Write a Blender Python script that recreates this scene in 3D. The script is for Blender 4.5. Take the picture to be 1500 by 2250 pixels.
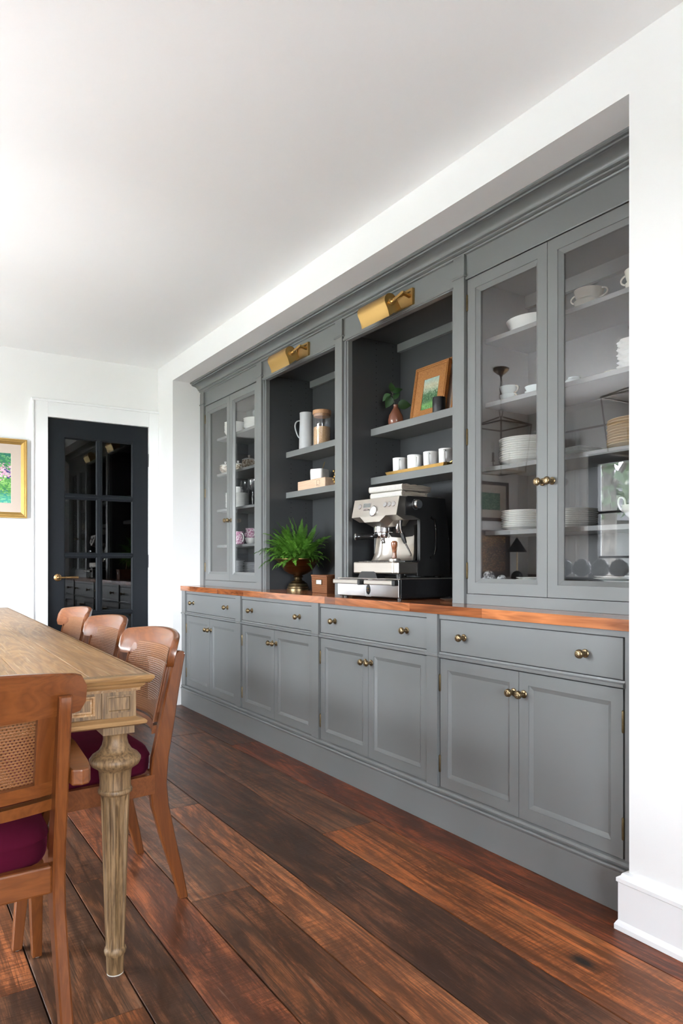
import bpy, bmesh, math, random
from mathutils import Vector, Matrix, Euler
for o in list(bpy.data.objects): bpy.data.objects.remove(o)
random.seed(7)
PI = math.pi
S = bpy.context.scene
C = S.collection

# ------------------------------------------------------------------ camera
cam_d = bpy.data.cameras.new('camera'); cam = bpy.data.objects.new('camera', cam_d); C.objects.link(cam)
cam.location = (0, 0, 1.08)
cam.rotation_euler = (PI/2, 0, math.radians(57.19))
cam_d.sensor_fit = 'HORIZONTAL'; cam_d.sensor_width = 24; cam_d.lens = 24*1565/1500
cam_d.shift_y = (1237-1125)/1500
cam_d.clip_start = 0.02
S.camera = cam
# ------------------------------------------------------------------ world: overcast daylight
W = bpy.data.worlds.new('sky'); S.world = W; W.use_nodes = True
wn = W.node_tree.nodes; wl = W.node_tree.links; wn.clear()
wo = wn.new('ShaderNodeOutputWorld'); wb = wn.new('ShaderNodeBackground'); wr = wn.new('ShaderNodeValToRGB')
wt = wn.new('ShaderNodeTexCoord'); ws = wn.new('ShaderNodeSeparateXYZ')
wl.new(wt.outputs['Generated'], ws.inputs[0]); wl.new(ws.outputs['Z'], wr.inputs[0])
wr.color_ramp.elements[0].position = 0.0; wr.color_ramp.elements[0].color = (0.90, 0.95, 1.0, 1)
wr.color_ramp.elements[1].position = 0.9; wr.color_ramp.elements[1].color = (0.76, 0.88, 1.0, 1)
wl.new(wr.outputs[0], wb.inputs[0]); wl.new(wb.outputs[0], wo.inputs[0])
wb.inputs[1].default_value = 11.0
# high sun from the cabinet side of the house: it lights the terrace, added pale outside to throw light up to the ceiling
sun_d = bpy.data.lights.new('sun', 'SUN'); sun_d.energy = 19.0; sun_d.angle = math.radians(2.0); sun_d.color = (1.0, 0.95, 0.88)
sun = bpy.data.objects.new('sun', sun_d); C.objects.link(sun); sun.location = (-4, 12, 14); sun.rotation_euler = Vector((0.75, -0.06, -1.0)).to_track_quat('-Z', 'Y').to_euler()
# windows of the room (structure further down); one sky portal fills each opening
WINDOWS = [ # name, wall, lo, hi (along the wall), sill, head
    ('window_1', 'left', -4.63, -2.25, 0.28, 2.16),
    ('window_2', 'rear', -1.30, 0.20, 0.66, 2.16)]
YL, XB, XR, YR, ZC = -1.717, -5.563, 2.6, 1.848, 2.622   # left wall, back wall, rear wall, right wall, ceiling
for nm, wall, lo, hi, z0, z1 in WINDOWS:
    L = bpy.data.lights.new(nm+'_portal', 'AREA'); L.shape = 'RECTANGLE'; L.size = hi-lo; L.size_y = z1-z0
    L.cycles.is_portal = True
    o = bpy.data.objects.new(nm+'_portal', L); C.objects.link(o)
    if wall == 'left':
        o.location = ((lo+hi)/2, YL-0.10, (z0+z1)/2); o.rotation_euler = (PI/2, 0, PI)
        o.rotation_euler = Vector((0,1,0)).to_track_quat('-Z','Z').to_euler()
    else:
        o.location = (XR+0.10, (lo+hi)/2, (z0+z1)/2)
        o.rotation_euler = Vector((-1,0,0)).to_track_quat('-Z','Z').to_euler()
# ------------------------------------------------------------------ exposure
S.view_settings.view_transform = 'Standard'; S.view_settings.look = 'None'
S.view_settings.gamma = 1.0; S.view_settings.use_curve_mapping = False
S.view_settings.exposure = 2.42
S.cycles.max_bounces = 14; S.cycles.diffuse_bounces = 8; S.cycles.glossy_bounces = 6
S.cycles.transparent_max_bounces = 16; S.cycles.transmission_bounces = 6
S.cycles.caustics_reflective = False; S.cycles.caustics_refractive = False
S.cycles.sample_clamp_indirect = 6.0
S.cycles.use_denoising = True

# ------------------------------------------------------------------ material helpers
def lin(r, g, b):
    f = lambda c: (c/255/12.92) if c/255 <= 0.04045 else ((c/255+0.055)/1.055)**2.4
    return (f(r), f(g), f(b), 1)
class NT:
    def __init__(s, name):
        s.m = bpy.data.materials.new(name); s.m.use_nodes = True
        s.t = s.m.node_tree; s.n = s.t.nodes; s.n.clear()
        s.out = s.n.new('ShaderNodeOutputMaterial')
    def new(s, kind, **k):
        n = s.n.new('ShaderNode'+kind)
        for a, v in k.items():
            if a.startswith('i_'):
                key = a[2:]
                key = int(key) if key.isdigit() else key.replace('_', ' ')
                s.set(n.inputs[key], v)
            else: setattr(n, a, v)
        return n
    def set(s, inp, v):
        if isinstance(v, bpy.types.NodeSocket): s.t.links.new(v, inp)
        elif isinstance(v, bpy.types.Node): s.t.links.new(v.outputs[0], inp)
        else: inp.default_value = v
    def math(s, op, a, b=0.0, c=0.0, clamp=False):
        n = s.new('Math', operation=op, use_clamp=clamp); s.set(n.inputs[0], a); s.set(n.inputs[1], b); s.set(n.inputs[2], c)
        return n.outputs[0]
    def mix(s, fac, a, b, mode='MIX'):
        n = s.new('Mix', data_type='RGBA', blend_type=mode); s.set(n.inputs[0], fac); s.set(n.inputs[6], a); s.set(n.inputs[7], b)
        return n.outputs[2]
    def ramp(s, fac, stops):
        n = s.new('ValToRGB'); s.set(n.inputs[0], fac); e = n.color_ramp.elements
        while len(e) < len(stops): e.new(0.5)
        for k, (p, c) in enumerate(stops):
            e[k].position = p; e[k].color = c if len(c) == 4 else (*c, 1)
        return n.outputs[0]
    def coord(s, scale=(1,1,1), kind='Object', rand=False, rot=(0,0,0)):
        tc = s.new('TexCoord'); mp = s.new('Mapping'); mp.inputs['Scale'].default_value = scale; mp.inputs['Rotation'].default_value = rot
        src = tc.outputs[kind]
        if rand:
            oi = s.new('ObjectInfo'); cx = s.new('CombineXYZ'); r = s.math('MULTIPLY', oi.outputs['Random'], 57.0)
            s.set(cx.inputs[0], r); s.set(cx.inputs[1], s.math('MULTIPLY', r, 1.7)); s.set(cx.inputs[2], s.math('MULTIPLY', r, 0.6))
            va = s.new('VectorMath', operation='ADD'); s.set(va.inputs[0], src); s.set(va.inputs[1], cx.outputs[0]); src = va.outputs[0]
        s.set(mp.inputs[0], src)
        return mp.outputs[0]
    def noise(s, vec, scale, detail=4, rough=0.55, dist=0.0):
        n = s.new('TexNoise'); s.set(n.inputs['Vector'], vec); n.inputs['Scale'].default_value = scale
        n.inputs['Detail'].default_value = detail; n.inputs['Roughness'].default_value = rough; n.inputs['Distortion'].default_value = dist
        return n.outputs[0]
    def bump(s, h, strength=0.2, dist=0.002, normal=None):
        b = s.new('Bump'); b.inputs['Strength'].default_value = strength; b.inputs['Distance'].default_value = dist
        s.set(b.inputs['Height'], h)
        if normal is not None: s.set(b.inputs['Normal'], normal)
        return b.outputs[0]
    def principled(s, **k):
        p = s.new('BsdfPrincipled')
        for a, v in k.items(): s.set(p.inputs[a.replace('_', ' ')], v)
        s.t.links.new(p.outputs[0], s.out.inputs[0])
        return p

def paint(name, col, rough=0.45, bump=0.03, scale=60, vary=0.03, coat=0.0, spec=0.5):
    t = NT(name); v = t.coord()
    n = t.noise(v, scale, 3); n2 = t.noise(v, 2.5, 3)
    dark = (col[0]*(1-vary*2), col[1]*(1-vary*2), col[2]*(1-vary*2), 1)
    c = t.mix(n2, dark, col)
    t.principled(Base_Color=c, Roughness=rough, Normal=t.bump(n, bump, 0.001), Coat_Weight=coat, Coat_Roughness=0.2, Specular_IOR_Level=spec)
    return t.m
def metal(name, col, rough=0.3, vary=0.35, scale=25, metallic=1.0, aniso=None):
    t = NT(name); v = t.coord(aniso or (1,1,1))
    n = t.noise(v, scale, 4)
    c = t.mix(t.math('MULTIPLY', n, vary*2, clamp=True), col, (col[0]*0.45, col[1]*0.42, col[2]*0.40, 1))
    r = t.math('MULTIPLY_ADD', n, 0.2, rough-0.1)
    t.principled(Base_Color=c, Metallic=metallic, Roughness=r, Normal=t.bump(n, 0.05, 0.001))
    return t.m
def ceramic(name, col, rough=0.18, vary=0.04):
    t = NT(name); v = t.coord(); n = t.noise(v, 14, 3)
    c = t.mix(n, (col[0]*(1-vary), col[1]*(1-vary), col[2]*(1-vary), 1), col)
    t.principled(Base_Color=c, Roughness=rough, Specular_IOR_Level=0.5)
    return t.m
def wood(name, c1, c2, axis=0, rough=0.4, scale=1.0, rand=True, bump=0.12, coat=0.0, objcol=False, pore=None, fig=0.42, lo=0.18, hi=0.75):
    """grain runs along the given axis of the object"""
    t = NT(name); k = [1.0, 1.0, 1.0]
    fine = [70*scale]*3; fine[axis] = 3.0*scale
    broad = [9*scale]*3; broad[axis] = 0.9*scale
    v1 = t.coord(tuple(fine), rand=rand); v2 = t.coord(tuple(broad), rand=rand)
    g = t.noise(v1, 1.0, 5, 0.6, 0.3); b = t.noise(v2, 1.0, 4, 0.6, 1.2)
    w = t.math('FRACT', t.math('MULTIPLY', b, 7.0)); w = t.math('ABSOLUTE', t.math('SUBTRACT', w, 0.5)); w = t.math('MULTIPLY', w, 2.0)
    f = t.math('ADD', t.math('MULTIPLY', g, 0.62), t.math('MULTIPLY', w, fig), clamp=True)
    col = t.ramp(f, [(lo, c2), (hi, c1)])
    if pore is not None:
        fine2 = [160*scale]*3; fine2[axis] = 4*scale
        pn = t.noise(t.coord(tuple(fine2), rand=rand), 1.0, 2)
        col = t.mix(t.ramp(pn, [(0.30, (1,1,1)), (0.42, (0,0,0))]), col, pore)
    if objcol:
        oi = t.new('ObjectInfo'); col = t.mix(1.0, col, oi.outputs['Color'], 'MULTIPLY')
    t.principled(Base_Color=col, Roughness=t.math('MULTIPLY_ADD', g, 0.2, rough-0.1), Normal=t.bump(f, bump, 0.0015), Coat_Weight=coat, Coat_Roughness=0.12)
    return t.m
def pane(name, f0, tint=(1,1,1,1), rough=0.0):
    """thin sheet glass: clear in transmission, mirror share rises towards grazing"""
    t = NT(name); g = t.new('NewGeometry'); d = t.new('VectorMath', operation='DOT_PRODUCT')
    t.set(d.inputs[0], g.outputs['Incoming']); t.set(d.inputs[1], g.outputs['Normal'])
    cth = t.math('ABSOLUTE', d.outputs['Value'])
    f = t.math('MULTIPLY_ADD', t.math('POWER', t.math('SUBTRACT', 1.0, cth), 5.0), 1-f0, f0, clamp=True)
    tr = t.new('BsdfTransparent'); tr.inputs[0].default_value = tint
    gl = t.new('BsdfGlossy'); gl.inputs['Roughness'].default_value = rough; gl.inputs[0].default_value = (1,1,1,1)
    mx = t.new('MixShader'); t.set(mx.inputs[0], f); t.set(mx.inputs[1], tr); t.set(mx.inputs[2], gl)
    t.t.links.new(mx.outputs[0], t.out.inputs[0])
    return t.m
def glassware(name):
    return pane(name, 0.06, (0.96, 0.97, 0.98, 1), 0.02)

M = {}
M['wall'] = paint('wall_paint', (0.825, 0.825, 0.82, 1), 0.6, 0.02, 90, 0.008)
M['ceiling'] = paint('ceiling_paint', (0.905, 0.91, 0.91, 1), 0.75, 0.02, 80, 0.008)
M['trim'] = paint('trim_paint', (0.84, 0.85, 0.86, 1), 0.35, 0.01, 60, 0.005)
M['cab'] = paint('cabinet_paint', (0.168, 0.174, 0.174, 1), 0.36, 0.015, 120, 0.02)
M['cab_shaded'] = paint('cabinet_paint_shaded', (0.044, 0.046, 0.049, 1), 0.42, 0.015, 120, 0.02)  # same cabinet paint, darkened: the shade inside the units is put into the colour
M['black_door'] = paint('black_door_paint', (0.008, 0.010, 0.013, 1), 0.5, 0.015, 60, 0.02, 0.0, 0.2)
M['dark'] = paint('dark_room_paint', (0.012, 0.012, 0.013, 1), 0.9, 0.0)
M['brass'] = metal('aged_brass', (0.58, 0.37, 0.13, 1), 0.30, 0.05, 5)
M['knob'] = metal('antique_bronze', (0.34, 0.255, 0.145, 1), 0.32, 0.5, 60)
M['hinge'] = metal('hinge_brass', (0.20, 0.15, 0.08, 1), 0.4, 0.4, 60)
M['gunmetal'] = metal('gunmetal', (0.16, 0.155, 0.16, 1), 0.4, 0.2, 40)
M['lever'] = metal('lever_bronze', (0.50, 0.31, 0.14, 1), 0.32, 0.3, 40)
M['steel'] = metal('brushed_steel', (0.47, 0.435, 0.39, 1), 0.36, 0.06, 160, aniso=(0.05, 1, 1))
M['chrome'] = metal('chrome', (0.58, 0.58, 0.59, 1), 0.13, 0.05, 8)
M['black_plastic'] = paint('black_plastic', (0.012, 0.012, 0.012, 1), 0.4, 0.03, 200)
M['black_gloss'] = paint('black_gloss', (0.012, 0.012, 0.013, 1), 0.12, 0.0)
M['lantern'] = metal('lantern_bronze', (0.20, 0.125, 0.06, 1), 0.4, 0.4, 30)
M['cab_glass'] = pane('cabinet_glass', 0.068)
M['door_glass'] = pane('door_glass', 0.05, (0.30, 0.32, 0.34, 1))
M['window_glass'] = pane('window_glass', 0.04)
M['glassware'] = glassware('glassware')
M['white_china'] = ceramic('white_china', (0.80, 0.80, 0.78, 1))
M['cream_china'] = ceramic('cream_china', (0.74, 0.70, 0.60, 1))
M['gold_china'] = ceramic('tan_china', (0.62, 0.47, 0.29, 1), 0.25)
M['mint_china'] = ceramic('pale_mint_china', (0.68, 0.76, 0.76, 1))
M['grey_china'] = ceramic('grey_stoneware', (0.44, 0.45, 0.46, 1), 0.5, 0.15)
M['gold'] = metal('gilding', (0.60, 0.38, 0.125, 1), 0.36, 0.25, 22)
M['white_matt'] = ceramic('white_stoneware', (0.72, 0.71, 0.70, 1), 0.5, 0.05)
M['terracotta'] = ceramic('glazed_terracotta', (0.20, 0.075, 0.045, 1), 0.22, 0.4)
M['candle'] = paint('black_wax', (0.016, 0.016, 0.018, 1), 0.5, 0.05, 40)
M['stone'] = None
M['glide'] = paint('white_glide', (0.6, 0.58, 0.52, 1), 0.5)
M['walnut'] = wood('walnut_stave', (0.40, 0.140, 0.048, 1), (0.14, 0.044, 0.016, 1), 0, 0.18, 1.0, objcol=True, coat=0.4, bump=0.02)
M['oak'] = wood('weathered_oak', (0.41, 0.232, 0.095, 1), (0.21, 0.105, 0.038, 1), 0, 0.42, 1.0, pore=(0.47,0.33,0.19,1), bump=0.15, objcol=True)
M['oak_v'] = wood('weathered_oak_upright', (0.29, 0.178, 0.084, 1), (0.095, 0.055, 0.025, 1), 2, 0.5, 2.2, bump=0.3, fig=0.10, lo=0.24, hi=0.46)
M['oak_m'] = wood('oak_moulding', (0.42, 0.245, 0.105, 1), (0.19, 0.10, 0.04, 1), 1, 0.45, 0.8, bump=0.12, objcol=True, fig=0.3)
M['teak'] = wood('chair_teak', (0.185, 0.056, 0.012, 1), (0.110, 0.030, 0.007, 1), 2, 0.36, 1.3, bump=0.03, coat=0.3)
M['teak_x'] = wood('chair_teak_cross', (0.195, 0.060, 0.014, 1), (0.125, 0.035, 0.008, 1), 0, 0.34, 1.3, bump=0.03, coat=0.3)
M['light_wood'] = wood('pale_beech', (0.70, 0.50, 0.36, 1), (0.56, 0.38, 0.26, 1), 0, 0.5, 1.5, bump=0.05)
M['lid_wood'] = wood('bamboo_lid', (0.55, 0.31, 0.16, 1), (0.42, 0.21, 0.10, 1), 0, 0.45, 2.0, bump=0.05)
M['dark_wood'] = wood('dark_walnut', (0.11, 0.05, 0.028, 1), (0.05, 0.022, 0.012, 1), 0, 0.35, 1.0)

def velvet():
    t = NT('burgundy_velvet'); v = t.coord(); n = t.noise(v, 9, 4); n2 = t.noise(v, 400, 2)
    c = t.mix(n, (0.040, 0.0016, 0.008, 1), (0.080, 0.004, 0.019, 1))
    t.principled(Base_Color=c, Roughness=0.95, Specular_IOR_Level=0.10, Sheen_Weight=0.07, Sheen_Roughness=0.3, Sheen_Tint=(0.60, 0.03, 0.14, 1), Normal=t.bump(n2, 0.15, 0.001))
    return t.m
M['velvet'] = velvet()
M['display'] = paint('display_grey', (0.16, 0.17, 0.16, 1), 0.25)
def cane():
    t = NT('woven_cane'); tc = t.new('TexCoord'); sp = t.new('SeparateXYZ'); t.set(sp.inputs[0], tc.outputs['UV'])
    p = 0.0066
    row = t.math('FLOOR', t.math('DIVIDE', sp.outputs[1], p))
    off = t.math('MULTIPLY', t.math('MODULO', row, 2.0), 0.5)
    fu = t.math('FRACT', t.math('ADD', t.math('DIVIDE', sp.outputs[0], p*1.25), off)); fv = t.math('FRACT', t.math('DIVIDE', sp.outputs[1], p))
    du = t.math('ABSOLUTE', t.math('SUBTRACT', fu, 0.5)); dv = t.math('ABSOLUTE', t.math('SUBTRACT', fv, 0.5))
    hole = t.math('MULTIPLY', t.math('LESS_THAN', du, 0.17), t.math('LESS_THAN', dv, 0.15))
    h = t.math('ADD', t.math('MULTIPLY', du, 1.0), t.math('MULTIPLY', dv, 1.4))
    v = t.coord(); n = t.noise(v, 14, 4); n2 = t.noise(v, 90, 2)
    c = t.mix(n, (0.21, 0.080, 0.028, 1), (0.36, 0.165, 0.066, 1)); c = t.mix(t.math('MULTIPLY', n2, 0.5), c, (0.20, 0.075, 0.025, 1))
    c = t.mix(t.math('SUBTRACT', 1.0, t.math('MULTIPLY', h, 1.1), clamp=True), c, (0.11, 0.04, 0.014, 1))
    p_ = t.new('BsdfPrincipled'); t.set(p_.inputs['Base Color'], c); p_.inputs['Roughness'].default_value = 0.4
    t.set(p_.inputs['Normal'], t.bump(h, 0.6, 0.002))
    tr = t.new('BsdfTransparent'); mx = t.new('MixShader'); t.set(mx.inputs[0], hole); t.set(mx.inputs[1], p_.outputs[0]); t.set(mx.inputs[2], tr.outputs[0])
    t.t.links.new(mx.outputs[0], t.out.inputs[0])
    return t.m
M['cane'] = cane()
def floor_mat():
    t = NT('reclaimed_plank'); oi = t.new('ObjectInfo'); base = oi.outputs['Color']
    def cc(sc, rot=(0,0,0)): return t.coord(sc, rand=True, rot=rot)
    g = t.noise(cc((4.0, 190, 190)), 1.0, 6, 0.75, 0.3)            # fine grain
    g2 = t.noise(cc((1.3, 26, 26)), 1.0, 5, 0.65, 0.8)            # coarse grain
    b = t.noise(cc((0.55, 6.5, 6.5)), 1.0, 3, 0.5, 0.8)           # cathedral figure
    ring = t.math('MULTIPLY', t.math('ABSOLUTE', t.math('SUBTRACT', t.math('FRACT', t.math('MULTIPLY', b, 11.0)), 0.5)), 2.0)
    st = t.noise(cc((1.6, 6.5, 6.5)), 1.0, 10, 0.80, 0.4)          # stains
    st2 = t.noise(cc((6.0, 24, 24)), 1.0, 8, 0.82, 0.3)           # small mottling
    saw = t.noise(cc((150, 6, 6), (0, 0, 0.12)), 1.0, 2, 0.5)     # saw marks across the board
    sawm = t.noise(cc((1.1, 3.0, 3.0)), 1.0, 3, 0.6)
    warm = t.mix(1.0, base, (1.60, 1.34, 1.12, 1), 'MULTIPLY'); dark = t.mix(1.0, base, (0.30, 0.28, 0.29, 1), 'MULTIPLY')
    grey = t.mix(1.0, base, (1.15, 1.25, 1.35, 1), 'MULTIPLY')
    f = t.math('ADD', t.math('ADD', t.math('MULTIPLY', g, 0.35), t.math('MULTIPLY', g2, 0.45)), t.math('MULTIPLY', ring, 0.22))
    c = t.mix(t.ramp(f, [(0.43, (0,0,0)), (0.57, (1,1,1))]), t.mix(0.55, base, dark), warm)
    c = t.mix(t.math('MULTIPLY', t.ramp(st2, [(0.44, (1,1,1)), (0.55, (0,0,0))]), 0.55), c, dark)
    c = t.mix(t.math('MULTIPLY', t.ramp(st, [(0.42, (1,1,1)), (0.53, (0,0,0))]), 0.88), c, dark)
    c = t.mix(t.math('MULTIPLY', t.ramp(st, [(0.54, (0,0,0)), (0.66, (1,1,1))]), 0.55), c, grey)
    sm = t.math('MULTIPLY', t.ramp(saw, [(0.47, (0,0,0)), (0.54, (1,1,1))]), t.ramp(sawm, [(0.45, (0,0,0)), (0.62, (1,1,1))]))
    c = t.mix(t.math('MULTIPLY', sm, 0.55), c, dark)
    po = t.noise(cc((5, 330, 330)), 1.0, 3, 0.6)
    c = t.mix(t.math('MULTIPLY', t.ramp(po, [(0.38, (1,1,1)), (0.47, (0,0,0))]), 0.65), c, dark)
    crk = t.noise(cc((0.9, 62, 62)), 1.0, 4, 0.6)
    c = t.mix(t.math('MULTIPLY', t.ramp(crk, [(0.30, (1,1,1)), (0.34, (0,0,0))]), 0.8), c, (0.012, 0.008, 0.006, 1))
    kn = t.new('TexVoronoi'); t.set(kn.inputs['Vector'], cc((1.3, 3.4, 3.4))); kn.inputs['Scale'].default_value = 1.0
    c = t.mix(t.ramp(kn.outputs['Distance'], [(0.03, (1,1,1)), (0.09, (0,0,0))]), c, (0.014, 0.009, 0.007, 1))
    sc = t.noise(cc((4, 60, 60), (0,0,0.4)), 1.0, 3, 0.7)
    c = t.mix(t.math('MULTIPLY', t.ramp(sc, [(0.66, (0,0,0)), (0.72, (1,1,1))]), 0.30), c, (0.30, 0.21, 0.16, 1))
    h = t.math('ADD', t.math('MULTIPLY', g2, 0.7), t.math('MULTIPLY', sm, 0.25))
    t.principled(Base_Color=c, Roughness=t.math('MULTIPLY_ADD', st2, 0.35, 0.24), Specular_IOR_Level=0.35, Normal=t.bump(h, 0.30, 0.002))
    return t.m
M['plank'] = floor_mat()
def speckle(name, c1, c2, scale, rough=0.8):
    t = NT(name); v = t.coord(); n = t.noise(v, scale, 4, 0.7)
    t.principled(Base_Color=t.ramp(n, [(0.42, c1), (0.58, c2)]), Roughness=rough, Normal=t.bump(n, 0.4, 0.003))
    return t.m
M['stone'] = speckle('speckled_stone', (0.03, 0.035, 0.04), (0.38, 0.39, 0.40), 70)
M['artichoke'] = speckle('dark_bronze_glaze', (0.012, 0.018, 0.020), (0.045, 0.055, 0.060), 40, 0.3)
M['urn'] = metal('patinated_brass', (0.21, 0.112, 0.052, 1), 0.36, 0.5, 9)
M['urn_foot'] = metal('patinated_brass_foot', (0.19, 0.145, 0.080, 1), 0.34, 0.5, 14)
M['pink'] = speckle('pink_transferware', (0.75, 0.62, 0.68), (0.36, 0.10, 0.22), 90, 0.2)
M['brown_transfer'] = speckle('brown_transferware', (0.66, 0.60, 0.50), (0.20, 0.14, 0.09), 60, 0.25)
M['gilt_rough'] = speckle('stippled_gilding', (0.30, 0.11, 0.03), (0.42, 0.19, 0.055), 220, 0.45)
M['soil'] = speckle('potting_soil', (0.008, 0.006, 0.004), (0.03, 0.02, 0.015), 80)
M['sugar'] = speckle('brown_sugar', (0.60, 0.34, 0.16), (0.74, 0.47, 0.26), 160)
def leafmat(name, c1, c2, scale=30):
    t = NT(name); v = t.coord(rand=True); n = t.noise(v, scale, 3); oi = t.new('ObjectInfo')
    c = t.mix(n, c1, c2); c = t.mix(t.math('MULTIPLY', oi.outputs['Random'], 0.6), c, (c1[0]*0.5, c1[1]*0.55, c1[2]*0.5, 1))
    p = t.principled(Base_Color=c, Roughness=0.45, Subsurface_Weight=0.0)
    tl = t.new('BsdfTranslucent'); t.set(tl.inputs[0], c)
    mx = t.new('MixShader'); mx.inputs[0].default_value = 0.25; t.set(mx.inputs[1], p.outputs[0]); t.set(mx.inputs[2], tl.outputs[0])
    t.t.links.new(mx.outputs[0], t.out.inputs[0])
    return t.m
M['fern'] = leafmat('fern_green', (0.055, 0.180, 0.018, 1), (0.180, 0.400, 0.045, 1))
M['leaf'] = leafmat('dark_leaf', (0.018, 0.060, 0.016, 1), (0.045, 0.110, 0.030, 1))
M['tree_leaf'] = leafmat('tree_leaf', (0.030, 0.050, 0.022, 1), (0.075, 0.110, 0.050, 1), 6)
M['bark'] = speckle('bark', (0.03, 0.026, 0.022), (0.07, 0.06, 0.05), 12)
M['lawn'] = speckle('lawn', (0.06, 0.08, 0.05), (0.11, 0.13, 0.08), 9)
M['bounce_ground'] = speckle('pale_bounce_ground', (0.24, 0.24, 0.24), (0.30, 0.30, 0.30), 5)
M['shingle'] = speckle('roof_shingle', (0.060, 0.056, 0.060), (0.10, 0.094, 0.10), 25)
M['siding'] = paint('house_siding', (0.075, 0.073, 0.072, 1), 0.7)
def towel_mat():
    t = NT('striped_towel'); tc = t.new('TexCoord'); sp = t.new('SeparateXYZ'); t.set(sp.inputs[0], tc.outputs['Object'])
    f = t.math('FRACT', t.math('DIVIDE', sp.outputs[0], 0.0105)); st = t.math('LESS_THAN', f, 0.20)
    v = t.coord(); n = t.noise(v, 300, 2)
    c = t.mix(st, (0.64, 0.61, 0.56, 1), (0.26, 0.22, 0.19, 1))
    t.principled(Base_Color=c, Roughness=0.9, Normal=t.bump(n, 0.4, 0.001))
    return t.m
M['towel'] = towel_mat()
M['linen'] = paint('linen_weave', (0.36, 0.31, 0.25, 1), 0.9, 0.3, 300)
def wicker():
    t = NT('wicker_weave'); v = t.coord((1,1,1)); sp = t.new('SeparateXYZ'); tc = t.new('TexCoord'); t.set(sp.inputs[0], tc.outputs['Object'])
    p = 0.0052
    a = t.math('ADD', sp.outputs[0], sp.outputs[1])
    row = t.math('FLOOR', t.math('DIVIDE', sp.outputs[2], p)); off = t.math('MULTIPLY', t.math('MODULO', row, 2.0), 0.5)
    fu = t.math('ABSOLUTE', t.math('SUBTRACT', t.math('FRACT', t.math('ADD', t.math('DIVIDE', a, p*1.6), off)), 0.5))
    fv = t.math('ABSOLUTE', t.math('SUBTRACT', t.math('FRACT', t.math('DIVIDE', sp.outputs[2], p)), 0.5))
    h = t.math('ADD', fu, fv)
    c = t.ramp(h, [(0.25, (0.40, 0.155, 0.06)), (0.75, (0.05, 0.015, 0.006))])
    t.principled(Base_Color=c, Roughness=0.5, Normal=t.bump(t.math('SUBTRACT', 1.0, h), 0.8, 0.004))
    return t.m
M['wicker'] = wicker()
M['paper'] = paint('paper', (0.78, 0.77, 0.74, 1), 0.7)
M['mat_board'] = paint('mat_board', (0.56, 0.47, 0.40, 1), 0.8)
M['bulb'] = pane('bulb_glass', 0.08, (0.97, 0.96, 0.93, 1), 0.02)
M['curtain'] = paint('white_curtain', (0.75, 0.74, 0.72, 1), 0.9, 0.2, 250)
def painting(name, stops, scale, seed, v_stops=None, bloom=None):
    """brushed canvas of short dabs: dab colours from stops; v_stops tints them by height; bloom = (z centre, half height, stops) sets blossoms among the dabs"""
    t = NT(name); tc = t.new('TexCoord'); mp = t.new('Mapping'); mp.inputs['Location'].default_value = (seed, seed*0.3, seed*0.7); t.set(mp.inputs[0], tc.outputs['Generated'])
    n = t.noise(mp.outputs[0], scale, 4, 0.65, 0.8)
    va = t.new('VectorMath', operation='ADD'); sc = t.new('VectorMath', operation='SCALE'); nz = t.new('TexNoise'); t.set(nz.inputs['Vector'], mp.outputs[0]); nz.inputs['Scale'].default_value = scale*2
    t.set(sc.inputs[0], nz.outputs[1]); sc.inputs['Scale'].default_value = 0.12; t.set(va.inputs[0], mp.outputs[0]); t.set(va.inputs[1], sc.outputs[0])
    vo = t.new('TexVoronoi'); t.set(vo.inputs['Vector'], va.outputs[0]); vo.inputs['Scale'].default_value = scale*7.5
    cs = t.new('SeparateColor'); t.set(cs.inputs[0], vo.outputs['Color'])
    v = t.math('ADD', t.math('MULTIPLY', cs.outputs[0], 0.45), t.math('MULTIPLY', n, 0.55))
    c = t.ramp(v, stops)
    sp = t.new('SeparateXYZ'); t.set(sp.inputs[0], tc.outputs['Generated'])
    if v_stops:
        zz = t.math('ADD', sp.outputs[2], t.math('MULTIPLY', t.math('SUBTRACT', v, 0.5), 0.22))
        c = t.mix(0.60, c, t.ramp(zz, v_stops))
    if bloom:
        d = t.math('SUBTRACT', 1.0, t.math('DIVIDE', t.math('ABSOLUTE', t.math('SUBTRACT', sp.outputs[2], bloom[0])), bloom[1]), clamp=True)
        c = t.mix(t.math('GREATER_THAN', t.math('ADD', t.math('MULTIPLY', d, 0.8), t.math('MULTIPLY', cs.outputs[1], 0.5)), 0.80), c, t.ramp(cs.outputs[2], bloom[2]))
    t.principled(Base_Color=c, Roughness=0.5, Normal=t.bump(vo.outputs['Distance'], 0.3, 0.002))
    return t.m

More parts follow.
